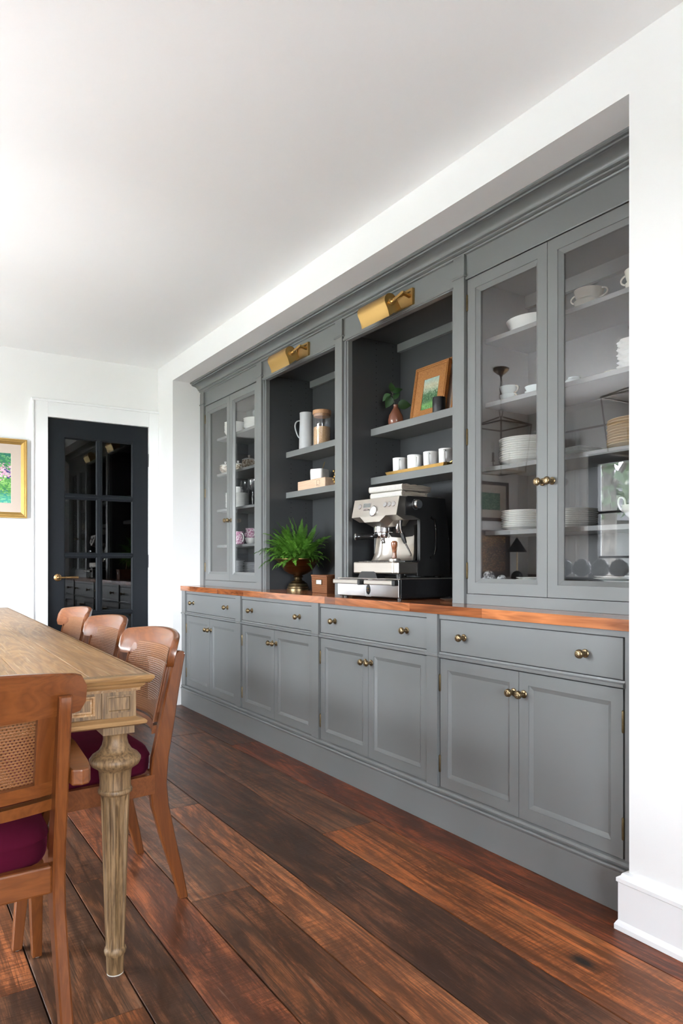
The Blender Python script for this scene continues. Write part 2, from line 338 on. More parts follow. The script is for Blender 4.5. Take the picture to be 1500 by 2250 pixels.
# ------------------------------------------------------------------ mesh helpers
class MB:
    def __init__(s): s.bm = bmesh.new(); s.uv = None
    def box(s, x0, x1, y0, y1, z0, z1, b=0.0, seg=1, mat=None):
        m = Matrix.Translation(((x0+x1)/2, (y0+y1)/2, (z0+z1)/2)) @ Matrix.Diagonal((abs(x1-x0), abs(y1-y0), abs(z1-z0), 1))
        if mat is not None: m = mat @ m
        r = bmesh.ops.create_cube(s.bm, size=1, matrix=m)
        if b > 0:
            es = list({e for v in r['verts'] for e in v.link_edges})
            bmesh.ops.bevel(s.bm, geom=es, offset=b, segments=seg, affect='EDGES', profile=0.5)
        return s
    def grid(s, rows, closed_u=False, closed_v=False, smooth=True, cap=False):
        """rows: list of equal-length point lists; quads between neighbours"""
        vs = [[s.bm.verts.new(p) for p in r] for r in rows]
        n = len(rows); m = len(rows[0])
        for i in range(n - (0 if closed_v else 1)):
            for j in range(m - (0 if closed_u else 1)):
                a, b, c, d = vs[i][j], vs[i][(j+1) % m], vs[(i+1) % n][(j+1) % m], vs[(i+1) % n][j]
                try: f = s.bm.faces.new((a, b, c, d)); f.smooth = smooth
                except ValueError: pass
        if cap:
            for r in (vs[0][::-1], vs[-1]):
                try: s.bm.faces.new(r)
                except ValueError: pass
        return vs
    def lathe(s, prof, seg=24, c=(0,0,0), mat=None, cap=True, rfun=None, smooth=True):
        rows = []
        for r, z in prof:
            row = []
            for k in range(seg):
                a = 2*PI*k/seg; rr = r if rfun is None else rfun(r, z, a)
                p = Vector((c[0]+rr*math.cos(a), c[1]+rr*math.sin(a), c[2]+z))
                row.append(mat @ p if mat is not None else p)
            rows.append(row)
        s.grid(rows, closed_u=True, smooth=smooth, cap=cap); return s
    def tube(s, pts, rad, seg=8, closed=False, flat=1.0, up=None):
        pts = [Vector(p) for p in pts]; n = len(pts); rows = []; ref = Vector(up) if up else None
        for i, p in enumerate(pts):
            if closed: t = pts[(i+1) % n] - pts[i-1]
            else: t = pts[min(i+1, n-1)] - pts[max(i-1, 0)]
            t.normalize()
            if ref is None or abs(ref.dot(t)) > 0.98:
                ref = Vector((0,0,1)) if abs(t.z) < 0.9 else Vector((1,0,0))
            u = (ref - t*ref.dot(t)).normalized(); w = t.cross(u); ref = u if not up else Vector(up)
            r = rad[i] if isinstance(rad, (list, tuple)) else rad
            rows.append([p + u*(r*math.cos(2*PI*k/seg)) + w*(r*flat*math.sin(2*PI*k/seg)) for k in range(seg)])
        s.grid(rows, closed_u=True, closed_v=closed, cap=not closed); return s
    def bar(s, a, b, w, h=None):
        """square bar between two points"""
        a = Vector(a); b = Vector(b); d = b-a; q = d.to_track_quat('Z', 'Y').to_matrix().to_4x4()
        h = h or w
        return s.box(-w/2, w/2, -h/2, h/2, 0, d.length, mat=Matrix.Translation(a) @ q)
    def prism(s, prof, lo, hi, axis='X', smooth=False):
        """prof: closed 2D outline; X: (y,z), Y: (x,z), Z: (x,y)"""
        def P(u, v, t): return {'X': (t, u, v), 'Y': (u, t, v), 'Z': (u, v, t)}[axis]
        s.grid([[P(u, v, lo) for u, v in prof], [P(u, v, hi) for u, v in prof]], closed_u=True, smooth=smooth, cap=True); return s
    def sphere(s, c, r, sx=1, sy=1, sz=1, seg=16, rings=10):
        prof = [(max(1e-4, r*math.sin(PI*i/rings)), -r*math.cos(PI*i/rings)) for i in range(rings+1)]
        return s.lathe(prof, seg, (0,0,0), Matrix.Translation(c) @ Matrix.Diagonal((sx, sy, sz, 1)), cap=False)
    def frame(s, x0, x1, z0, z1, yf, yb, wf, wc=0.0, dc=0.0, M4=None, step=None):
        """picture-frame ring in the XZ plane, front at yf: flat border wf, then chamfer wc wide and dc deep, back at yb.
        step: extra (inset, y) loops between border and chamfer end"""
        loops = [(0, yb), (0, yf), (wf, yf)]
        if step: loops += step
        elif wc > 0: loops.append((wf+wc, yf+dc))
        loops.append((loops[-1][0], yb))
        rows = []
        for i, y in loops:
            r = [Vector((x0+i, y, z0+i)), Vector((x1-i, y, z0+i)), Vector((x1-i, y, z1-i)), Vector((x0+i, y, z1-i))]
            rows.append([M4 @ p for p in r] if M4 is not None else r)
        s.grid(rows, closed_u=True, closed_v=True, smooth=False); return s
    def mesh(s, name, mat, sharp=35):
        bmesh.ops.recalc_face_normals(s.bm, faces=s.bm.faces[:])
        me = bpy.data.meshes.new(name); s.bm.to_mesh(me); s.bm.free()
        if any(p.use_smooth for p in me.polygons): me.set_sharp_from_angle(angle=math.radians(sharp))
        for m in (mat if isinstance(mat, list) else [mat]): me.materials.append(m)
        return me
def obj(name, mb, mat, parent=None, loc=(0,0,0), rot=(0,0,0), color=None, sharp=35):
    me = mb.mesh(name, mat, sharp) if isinstance(mb, MB) else mb
    o = bpy.data.objects.new(name, me); C.objects.link(o)
    o.location = loc; o.rotation_euler = rot
    if parent is not None: o.parent = parent
    if color is not None: o.color = (*color, 1)
    return o
def tag(o, label, cat, group=None, kind=None):
    o['label'] = label; o['category'] = cat
    if group: o['group'] = group
    if kind: o['kind'] = kind
    return o
def thing(name, label, cat, loc=(0,0,0), rz=0.0, group=None):
    o = bpy.data.objects.new(name, None); C.objects.link(o); o.location = loc; o.rotation_euler = (0,0,rz); o.empty_display_size = 0.05
    return tag(o, label, cat, group)
def struct(name, mb, mat, parent=None, **k):
    o = obj(name, mb, mat, parent, **k)
    if parent is None: o['kind'] = 'structure'
    return o
def dup(root, loc, rz=None, label=None, group=None):
    r = root.copy(); C.objects.link(r); r.location = loc
    if rz is not None: r.rotation_euler = (0,0,rz)
    if label: r['label'] = label
    if group: r['group'] = group
    for ch in list(root.children):
        c = ch.copy(); C.objects.link(c); c.parent = r
        for g in list(ch.children):
            d = g.copy(); C.objects.link(d); d.parent = c
    return r

# ================================================================== SETTING
# niche for the cabinetry in the right wall
NX0, NX1, NYB, NZ = -5.222, -1.304, 2.47, 2.462
w = MB(); T = 0.2
w.box(XB-T, NX0, YR, NYB+T, 0, ZC+T); w.box(NX1, XR+T, YR, NYB+T, 0, ZC+T)
w.box(NX0, NX1, YR, NYB+T, NZ, ZC+T); w.box(NX0, NX1, NYB, NYB+T, 0, NZ)
struct('wall_right', w, M['wall'])
w = MB()                                                     # back wall with the door opening
DY0, DY1, DZ = 1.012, 1.778, 2.160
w.box(XB-0.14, XB, YL-T, DY0, 0, ZC+T); w.box(XB-0.14, XB, DY1, YR, 0, ZC+T); w.box(XB-0.14, XB, DY0, DY1, DZ, ZC+T)
struct('wall_back', w, M['wall'])
def wall_with_windows(name, wall, thick0, thick1):
    w = MB(); ops = sorted([(lo, hi, z0, z1) for n, wl_, lo, hi, z0, z1 in WINDOWS if wl_ == wall])
    lo_all, hi_all = (XB-0.14, XR+T) if wall == 'left' else (YL, YR)
    def bx(a, b, z0, z1):
        if wall == 'left': w.box(a, b, thick0, thick1, z0, z1)
        else: w.box(thick0, thick1, a, b, z0, z1)
    cur = lo_all
    for lo, hi, z0, z1 in ops:
        bx(cur, lo, 0, ZC+T); bx(lo, hi, 0, z0); bx(lo, hi, z1, ZC+T); cur = hi
    bx(cur, hi_all, 0, ZC+T)
    return struct(name, w, M['wall'])
wall_with_windows('wall_left', 'left', YL-T, YL)
wall_with_windows('wall_rear', 'rear', XR, XR+T)
struct('ceiling', MB().box(XB-0.14, XR+T, YL-T, YR, ZC, ZC+T), M['ceiling'])
fl = struct('floor', MB().box(XB-2.2, XR+T, YL-T, NYB+T, -0.08, -0.022), M['dark'])
# planks, one object each; rows by their measured edges, lengths by the butt joints
edges = [1.955, 1.737, 1.475, 1.198, 1.040, 0.827, 0.668, 0.538, 0.333]
while edges[-1] > YL: edges.append(edges[-1] - random.choice((0.13, 0.16, 0.2, 0.23, 0.26)))
edges[-1] = YL
joints = {0: [-3.9, -0.9, 1.0], 1: [-4.3, -2.43, 0.35], 2: [-4.9, 0.9], 3: [-3.035, 0.2], 4: [-4.5, -2.169, 0.8], 5: [-3.6, -0.55], 6: [-4.7, -2.5, 0.4], 7: [-3.9, -1.72, 0.9], 8: [-3.2, -1.95, 0.5]}
pal = [lin(126,84,60), lin(138,92,66), lin(96,70,58), lin(132,92,70), lin(110,78,60), lin(128,86,64), lin(104,76,62)]
special = {(0,0): lin(96,68,56), (0,1): lin(124,72,50), (0,2): lin(134,78,54), (0,3): lin(130,76,54), (1,0): lin(104,78,64), (1,1): lin(112,82,66), (1,2): lin(156,100,64), (1,3): lin(150,92,60),
           (2,0): lin(100,76,64), (2,1): lin(98,70,56), (3,0): lin(124,96,80), (3,1): lin(156,108,80), (4,0): lin(102,82,72), (4,1): lin(134,98,78), (4,2): lin(112,78,58),
           (5,0): lin(112,86,74), (5,1): lin(138,90,68), (6,0): lin(100,78,68), (6,1): lin(104,76,62), (6,2): lin(104,76,60), (7,1): lin(108,82,68), (7,2): lin(130,88,62), (8,2): lin(98,74,62)}
for r in range(len(edges)-1):
    y1, y0 = edges[r], edges[r+1]
    js = joints.get(r) or [-5.0+random.random()*1.6 + k*2.4 for k in range(3)]
    xs = [XB] + [j for j in js if j < XR-0.2] + [XR]
    for k in range(len(xs)-1):
        col = special.get((r, k)) or random.choice(pal)
        dz = random.uniform(-0.0015, 0.0)
        a, b = xs[k], xs[k+1]; L = b-a
        m = MB().box(-L/2+0.001, L/2-0.001, y0-(y0+y1)/2+0.0020, y1-(y0+y1)/2-0.0020, -0.022, 0, b=0.0010)
        p = obj('plank', m, M['plank'], fl, ((a+b)/2, (y0+y1)/2, dz), color=(col[0]*1.08, col[1]*0.96, col[2]*0.78))
# baseboards: board, cap and shoe in one profile (outward distance, height)
BP = [(0, 0), (0.030, 0), (0.030, 0.014), (0.026, 0.022), (0.022, 0.028), (0.022, 0.138), (0.026, 0.141), (0.026, 0.152), (0.017, 0.158), (0.014, 0.165), (0.0, 0.168)]
b = MB()                                                     # right pier, returned into the niche
rows = []
for d, z in BP: rows.append([(XR, YR-d, z), (NX1-d, YR-d, z), (NX1-d, 1.91, z)])
b.grid(rows, smooth=False)
struct('baseboard_right', b, M['trim'])
b = MB(); b.grid([[(XB+d, YL, z), (XB+d, 0.912, z)] for d, z in BP], smooth=False); struct('baseboard_back', b, M['trim'])
b = MB(); b.grid([[(XB, YL+d, z), (XR, YL+d, z)] for d, z in BP], smooth=False); struct('baseboard_left', b, M['trim'])
# door casing
t = MB(); c0, c1 = 0.918, YR
for y0, y1, z0, z1 in ((c0, DY0+0.008, 0, 2.268), (DY1-0.008, c1-0.001, 0, 2.268), (DY0+0.008, DY1-0.008, DZ-0.008, 2.268)):
    t.box(XB+0.0005, XB+0.020, y0, y1, z0, z1, b=0.002)
t.box(XB+0.0005, XB+0.030, c0-0.012, c0+0.006, 0, 2.2615, b=0.003); t.box(XB+0.0005, XB+0.030, c0-0.012, c1-0.001, 2.262, 2.28, b=0.003)
t.box(XB-0.13, XB, DY0, DY0+0.008, 0, DZ); t.box(XB-0.13, XB, DY1-0.008, DY1, 0, DZ); t.box(XB-0.13, XB, DY0, DY1, DZ-0.008, DZ)
struct('trim_1', t, M['trim'])
# glazed black door, ten lights
dx0, dx1 = XB-0.050, XB-0.008
cols = [(1.137, 1.381), (1.408, 1.651)]; rws = [(1.591, 2.018), (1.148, 1.567), (0.710, 1.127), (0.290, 0.690)]
d = MB(); e0, e1 = 1.022, 1.768
d.box(dx0, dx1, e0, 1.137, 0.008, 2.150); d.box(dx0, dx1, 1.651, e1, 0.008, 2.150)
d.box(dx0, dx1, 1.137, 1.651, 2.018, 2.150); d.box(dx0, dx1, 1.137, 1.651, 0.008, 0.290)
door = struct('door_1', d, M['black_door'])
d = MB().box(dx0+0.005, dx1-0.0055, 1.381, 1.408, 0.291, 2.017, b=0.003); obj('muntin', d, M['black_door'], door)
for z0, z1 in ((1.567, 1.591), (1.127, 1.148), (0.690, 0.710)):
    obj('muntin', MB().box(dx0+0.004, dx1-0.004, 1.137, 1.651, z0, z1, b=0.004), M['black_door'], door)
for y0, y1 in cols:
    for z0, z1 in rws:
        o = obj('pane', MB().box(-0.003, 0.003, -(y1-y0)/2, (y1-y0)/2, -(z1-z0)/2, (z1-z0)/2), M['door_glass'], door, (XB-0.028, (y0+y1)/2, (z0+z1)/2))
        obj('glazing_bead', MB().frame(-(y1-y0)/2, (y1-y0)/2, -(z1-z0)/2, (z1-z0)/2, 0, 0.012, 0.003, 0.008, 0.009), M['black_door'], door, (dx1-0.004, (y0+y1)/2, (z0+z1)/2), (0, 0, PI/2))
for z in (1.89, 1.094, 0.25):
    obj('hinge', MB().lathe([(0.006, -0.05), (0.006, 0.05)], 10, (XB+0.004, 1.772, z)), M['gunmetal'], door)
h = MB(); RX = Matrix.Translation((dx1, 1.092, 0.972)) @ Matrix.Rotation(PI/2, 4, 'Y')
h.lathe([(0.001, 0), (0.027, 0), (0.027, 0.005), (0.022, 0.009), (0.012, 0.010), (0.009, 0.045), (0.001, 0.047)], 24, mat=RX, cap=False)
hx = dx1+0.042
h.tube([(hx, 1.088, 0.972), (hx, 1.14, 0.972), (hx, 1.142, 0.972), (hx, 1.148, 0.972), (hx, 1.15, 0.972), (hx, 1.225, 0.972), (hx, 1.231, 0.972)], [0.008, 0.0065, 0.009, 0.009, 0.0075, 0.0105, 0.008], 12)
obj('door_handle', h, M['lever'], door)
# dark closet behind the door
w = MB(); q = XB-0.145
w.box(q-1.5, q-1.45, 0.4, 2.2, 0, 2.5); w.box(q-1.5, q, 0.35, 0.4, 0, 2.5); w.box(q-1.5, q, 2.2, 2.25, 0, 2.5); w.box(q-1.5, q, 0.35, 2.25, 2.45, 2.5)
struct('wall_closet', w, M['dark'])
# windows: black sashes with muntins, glass panes
for nm, wall, lo, hi, z0, z1 in WINDOWS:
    Lw = hi-lo
    mtx = Matrix.Translation((lo, YL-0.03, 0)) if wall == 'left' else Matrix.Translation((XR+0.03, lo, 0)) @ Matrix.Rotation(PI/2, 4, 'Z')
    m = MB(); f = 0.10
    s1 = 1 if wall == 'left' else -1
    m.frame(0, Lw, z0, z1, -0.03, 0.03, f, 0.01, 0.01)
    nl = max(2, round((Lw-2*f)/0.42)); step = (Lw-2*f)/nl
    wd = obj(nm, m, M['black_door']); wd.matrix_world = mtx; wd['kind'] = 'structure'
    for k in range(1, nl):
        obj('muntin', MB().box(f+k*step-0.011, f+k*step+0.011, -0.018, 0.018, z0+f, z1-f), M['black_door'], wd)
    zs = [z0+f]; zs += [z for z in (1.137, 1.574) if z0+f < z < z1-f]; zs.append(z1-f)
    for z in zs[1:-1]:
        obj('muntin', MB().box(f, Lw-f, -0.017, 0.017, z-0.011, z+0.011), M['black_door'], wd)
    for k in range(nl):
        for a, b_ in zip(zs[:-1], zs[1:]):
            obj('pane', MB().box(f+k*step, f+(k+1)*step, -0.002, 0.002, a, b_), M['window_glass'], wd)
    to = obj('trim_'+str(int(nm[-1])+1), MB().frame(-0.10, Lw+0.10, z0-0.10, z1+0.10, 0.012, 0.030, 0.095), M['trim']); to['kind'] = 'structure'
    if wall == 'left': to.matrix_world = Matrix.Translation((lo, YL-0.011, 0))
    else: to.matrix_world = Matrix.Translation((XR+0.011, lo, 0)) @ Matrix.Rotation(PI/2, 4, 'Z')

# ================================================================== BUILT-IN CABINETRY
PIL = [(-5.221, -5.150), (-4.237, -4.163), (-3.269, -3.199), (-2.316, -2.249), (-1.375, NX1-0.001)]   # pilasters, left to right
BAYS = [(-5.146, -4.241), (-4.159, -3.273), (-3.195, -2.320), (-2.244, -1.379)]
WHERE = ['far left', 'second from the left', 'third from the left', 'right-hand']
KNOB = MB().lathe([(0.001, 0.0), (0.0145, 0.0), (0.0145, 0.002), (0.0125, 0.0045), (0.0075, 0.006), (0.006, 0.010), (0.0058, 0.018), (0.008, 0.021), (0.0125, 0.023),
        (0.0152, 0.028), (0.0146, 0.0296), (0.0152, 0.0312), (0.0146, 0.0328), (0.0142, 0.0345), (0.0128, 0.0358), (0.0122, 0.0375), (0.0098, 0.0385), (0.0090, 0.0400), (0.006, 0.0405), (0.0048, 0.0420), (0.001, 0.0422)], 20, mat=Matrix.Rotation(PI/2, 4, 'X'), cap=False).mesh('knob', M['knob'], 30)
HINGE = MB().lathe([(0.001, -0.036), (0.0035, -0.034), (0.0045, -0.0315), (0.0045, -0.0105), (0.004, -0.010), (0.0045, -0.0095), (0.0045, 0.0095), (0.004, 0.010), (0.0045, 0.0105), (0.0045, 0.0315), (0.0035, 0.034), (0.001, 0.036)], 10, cap=False).mesh('hinge', M['hinge'], 30)
def panel_door(name, x0, x1, z0, z1, yf, parent, knob_x=None, knob_z=None, hinge_x=None, hinge_zs=(), glass=False):
    """frame-and-panel door: the frame is the object, its panel or pane, and knob are children"""
    th = 0.020
    f = MB()
    if glass: f.frame(x0, x1, z0, z1, yf, yf+th, 0.046, step=[(0.047, yf+0.003), (0.064, yf+0.014)])
    else: f.frame(x0, x1, z0, z1, yf, yf+th, 0.044, step=[(0.0445, yf+0.003), (0.060, yf+0.009)])
    d = obj(name, f, M['cab'], parent)
    if glass:
        obj('pane', MB().box(x0+0.060, x1-0.060, yf+0.0165, yf+0.0195, z0+0.060, z1-0.060), M['cab_glass'], d)
    else:
        obj('panel', MB().box(x0+0.055, x1-0.055, yf+0.009, yf+0.019, z0+0.055, z1-0.055), M['cab'], d)
    if knob_x is not None: obj('knob', KNOB, None, d, (knob_x, yf, knob_z))
    for z in hinge_zs: obj('hinge', HINGE, None, d, (hinge_x, yf-0.001, z))
    return d
def pilaster(x0, x1, yf, yb, z0, z1, bands, parent):
    m = MB().box(x0, x1, yf, yb, z0, z1)
    for za, zb in bands: m.box(max(x0-0.007, NX0), min(x1+0.007, NX1), yf-0.007, yb, za, zb, b=0.003)
    return obj('pilaster', m, M['cab'], parent)
BF, BB = 1.928, 2.465
hand = ['far left, beside the niche wall', 'second from the left, below the fern', 'third from the left, below the coffee machine', 'right-hand and widest-looking, beside the white pier']
for i, (x0, x1) in enumerate(BAYS):
    cx = (x0+x1)/2
    t = thing('base_cabinet', 'grey base cabinet, drawer over two panelled doors, ' + ['far left by the niche wall', 'second from left, under the fern', 'third from left, under the coffee machine', 'nearest, by the white pier'][i], 'cabinet', (cx, BF, 0), 0, 'grey base cabinets in a row')
    def P(mb, nm, mat=M['cab']): return obj(nm, mb, mat, t, (-cx, -BF, 0))
    P(MB().box(x0-0.004, x1+0.004, BF+0.022, BB, 0.1605, 0.869), 'carcass')
    P(MB().box(x0-0.004, x1+0.004, BF, BF+0.03, 0.8505, 0.870), 'top_rail')
    r = MB(); r.prism([(BF+0.03, 0.6905), (BF+0.002, 0.6905), (BF-0.010, 0.694), (BF-0.011, 0.704), (BF-0.002, 0.708), (BF, 0.7145), (BF+0.03, 0.7145)], x0-0.004, x1+0.004); P(r, 'mid_rail')
    d = P(MB().box(x0+0.003, x1-0.003, BF, BF+0.020, 0.717, 0.8475, b=0.0015), 'drawer')
    for kx in (x0+0.144, x1-0.144): obj('knob', KNOB, None, d, (kx, BF, 0.785))
    gap = cx
    for s in (0, 1):
        a, b = (x0+0.003, gap-0.0012) if s == 0 else (gap+0.0012, x1-0.003)
        dd = panel_door('door', a, b, 0.162, 0.688, BF, t, gap + (-0.024 if s == 0 else 0.024), 0.611, (a-0.001) if s == 0 else (b+0.001), (0.588, 0.256))
        dd.location = (-cx, -BF, 0)
    pilaster(*PIL[i], 1.917, BB if i == 0 else 2.0, 0.160, 0.870, [(0.694, 0.706)], t).location = (-cx, -BF, 0)
    if i == 3: pilaster(*PIL[4], BF, 2.0, 0.160, 0.870, [], t).location = (-cx, -BF, 0)
p = MB(); p.prism([(2.46, 0.0), (1.9135, 0.0), (1.9135, 0.122), (1.910, 0.126), (1.908, 0.132), (1.911, 0.137), (1.918, 0.138), (1.914, 0.144), (1.913, 0.150), (1.919, 0.157), (1.93, 0.160), (2.46, 0.160)], NX0+0.001, NX1-0.001)
tag(obj('plinth', p, M['cab']), 'long grey moulded plinth board running under all the base cabinets', 'plinth')

# worktop: walnut butcher block, its staves one by one
wt_ = thing('worktop', 'oiled walnut block worktop with mixed staves running over the base cabinets', 'worktop', ((NX0+NX1)/2, 2.19, 0.871))
ox, oy, oz = wt_.location
def stave(a, b, y0, y1, col):
    obj('stave', MB().box(-(b-a)/2, (b-a)/2, -(y1-y0)/2, (y1-y0)/2, 0, 0.036, b=0.0006), M['walnut'], wt_, ((a+b)/2-ox, (y0+y1)/2-oy, 0), color=col)
front = [(-5.221, -5.03, (1.25,1.2,1.1)), (-5.03, -4.52, (0.9,0.8,0.75)), (-4.52, -4.10, (0.75,0.66,0.6)), (-4.10, -3.12, (1.1,1.1,1.1)), (-3.12, -3.02, (0.62,0.56,0.5)), (-3.02, -2.42, (1.0,0.95,0.9)), (-2.42, -1.98, (0.72,0.66,0.62)), (-1.98, NX1-0.001, (1.45,1.5,1.6))]
for a, b, cl in front: stave(a, b, 1.908, 1.950, cl)
y = 1.950
while y < 2.46:
    y1 = min(y+0.047, NYB-0.002); x = NX0+0.001
    while x < NX1-0.01:
        xe = x + random.uniform(0.4, 1.1)
        if xe > NX1-0.25: xe = NX1-0.001
        k = random.uniform(0.6, 1.15); stave(x, xe, y, y1, (k, k*random.uniform(0.9, 1.0), k*random.uniform(0.85, 1.0))); x = xe
    y = y1

# ---- upper units
UF, UB, UI = 2.078, 2.465, 2.430
CT = 0.9075
SHELF_G = [2.034, 1.761, 1.488, 1.216]
def upper_common(t, i, cx):
    pb = [(2.292, 2.301)]
    pilaster(*PIL[i], 2.065, UB if i == 0 else 2.2, CT, 2.386, pb, t).location = (-cx, -UF, 0)
    if i == 3: pilaster(*PIL[4], UF, 2.2, CT, 2.386, [], t).location = (-cx, -UF, 0)
ulab = {0: 'tall grey cabinet with two glazed doors and china, far left end', 3: 'tall grey cabinet with two glazed doors and china, beside the white pier'}
for i in (0, 3):
    x0, x1 = BAYS[i]; cx = (x0+x1)/2
    t = thing('display_cabinet', ulab[i], 'cabinet', (cx, UF, CT), 0, None)
    t.location = (cx, UF, 0)
    def P(mb, nm, mat=M['cab']): return obj(nm, mb, mat, t, (-cx, -UF, 0))
    P(MB().box(x0-0.004, x0+0.016, UF+0.022, UI, CT, 2.29), 'side_panel', M['cab_shaded']); P(MB().box(x1-0.016, x1+0.004, UF+0.022, UI, CT, 2.29), 'side_panel', M['cab_shaded'])
    P(MB().box(x0-0.004, x1+0.004, UI, UB, CT, 2.386), 'back_panel', M['cab_shaded']); P(MB().box(x0+0.016, x1-0.016, UF+0.022, UI, 2.270, 2.29), 'top_panel', M['cab_shaded'])
    P(MB().box(x0+0.016, x1-0.016, UI-0.02, UI, 2.215, 2.270), 'cleat')
    P(MB().box(x0+0.016, x1-0.016, UF+0.022, UI, 0.955, 0.990), 'bottom_panel')
    P(MB().box(x0-0.004, x1+0.004, UF, UF+0.022, CT, 0.9495), 'bottom_rail')
    fz = MB().box(x0-0.004, x1+0.004, UF, UF+0.03, 2.2775, 2.386); fz.prism([(UF+0.01, 2.2775), (UF-0.004, 2.2775), (UF-0.006, 2.281), (UF-0.006, 2.287), (UF, 2.290), (UF+0.01, 2.290)], x0-0.004, x1+0.004); P(fz, 'frieze')
    for z in SHELF_G: P(MB().box(x0+0.018, x1-0.018, 2.165, UI, z-0.019, z, b=0.001), 'shelf')
    for s in (0, 1):
        a, b = (x0+0.003, cx-0.0012) if s == 0 else (cx+0.0012, x1-0.003)
        dd = panel_door('glazed_door', a, b, 0.952, 2.2745, UF, t, cx+(-0.023 if s == 0 else 0.023), 1.383, (a-0.001) if s == 0 else (b+0.001), (2.178, 1.612, 1.048), glass=True)
        dd.location = (-cx, -UF, 0)
    upper_common(t, i, cx)
for i in (1, 2):
    x0, x1 = BAYS[i]; cx = (x0+x1)/2
    t = thing('open_shelf_unit', ['', 'grey open shelving bay holding the fern, glass canister and wooden box', 'grey open shelving bay holding the coffee machine, mugs and small framed painting'][i], 'shelving', (cx, UF, 0))
    def P(mb, nm, mat=M['cab']): return obj(nm, mb, mat, t, (-cx, -UF, 0))
    xi0, xi1 = x0+0.030, x1-0.020
    for a, b in ((x0-0.004, x0+0.016), (x1-0.016, x1+0.004)): P(MB().box(a, b, UF, UF+0.03, CT, 2.268), 'stile')
    for a, b in ((x0+0.016, xi0), (xi1, x1-0.016)): P(MB().box(a, b, UF+0.005, UF+0.03, CT, 2.262), 'stile_bead')
    fz = MB().box(x0-0.004, x1+0.004, UF, UF+0.03, 2.262, 2.386); fz.prism([(UF+0.01, 2.268), (UF-0.004, 2.268), (UF-0.007, 2.272), (UF-0.007, 2.279), (UF, 2.282), (UF+0.01, 2.282)], x0-0.004, x1+0.004); P(fz, 'frieze')
    P(MB().box(x0-0.004, xi0+0.002, UF+0.03, UI, CT, 2.30), 'side_panel', M['cab_shaded']); P(MB().box(xi1-0.002, x1+0.004, UF+0.03, UI, CT, 2.30), 'side_panel', M['cab_shaded'])
    P(MB().box(x0-0.004, x1+0.004, UI, UB, CT, 2.386), 'back_panel', M['cab_shaded']); P(MB().box(xi0, xi1, UF+0.03, UI, 2.295, 2.315), 'top_panel', M['cab_shaded'])
    P(MB().box(xi0+0.002, xi1-0.002, UI-0.022, UI, 2.251, 2.295), 'cleat')
    for z in (1.805, 1.541): P(MB().box(xi0+0.003, xi1-0.003, 2.227, UI, z-0.038, z, b=0.001), 'shelf')
    hl = MB()
    for k in range(34):
        z = 1.25+k*0.032
        if any(za-0.045 < z < za+0.006 for za in (1.805, 1.541)): continue
        hl.box(xi0+0.0018, xi0+0.0026, 2.262, 2.267, z, z+0.005); hl.box(xi0+0.0018, xi0+0.0026, 2.375, 2.380, z, z+0.005)
    ho = P(hl, 'shelf_pin_holes', M['dark']); ho['kind'] = 'stuff'
    upper_common(t, i, cx)
cr = [(2.46, 2.384), (2.074, 2.384), (2.069, 2.386), (2.067, 2.391), (2.069, 2.395), (2.062, 2.396), (2.057, 2.399), (2.056, 2.404), (2.058, 2.407), (2.049, 2.4085)]
cr += [(2.0475-0.0455*(1-math.cos(PI/2*k/8)), 2.4095+0.0265*math.sin(PI/2*k/8)) for k in range(9)]
cr += [(2.006, 2.4365), (2.006, 2.4395), (1.996, 2.440), (1.9955, 2.4455), (1.999, 2.4465), (1.999, 2.449), (1.989, 2.450), (1.984, 2.454), (1.984, NZ-0.0005), (2.46, NZ-0.0005)]
m = MB(); m.prism(cr, NX0+0.001, NX1-0.001, smooth=True)
tag(obj('crown_moulding', m, M['cab'], sharp=28), 'long grey coved crown moulding above the cabinets, under the white soffit', 'moulding')

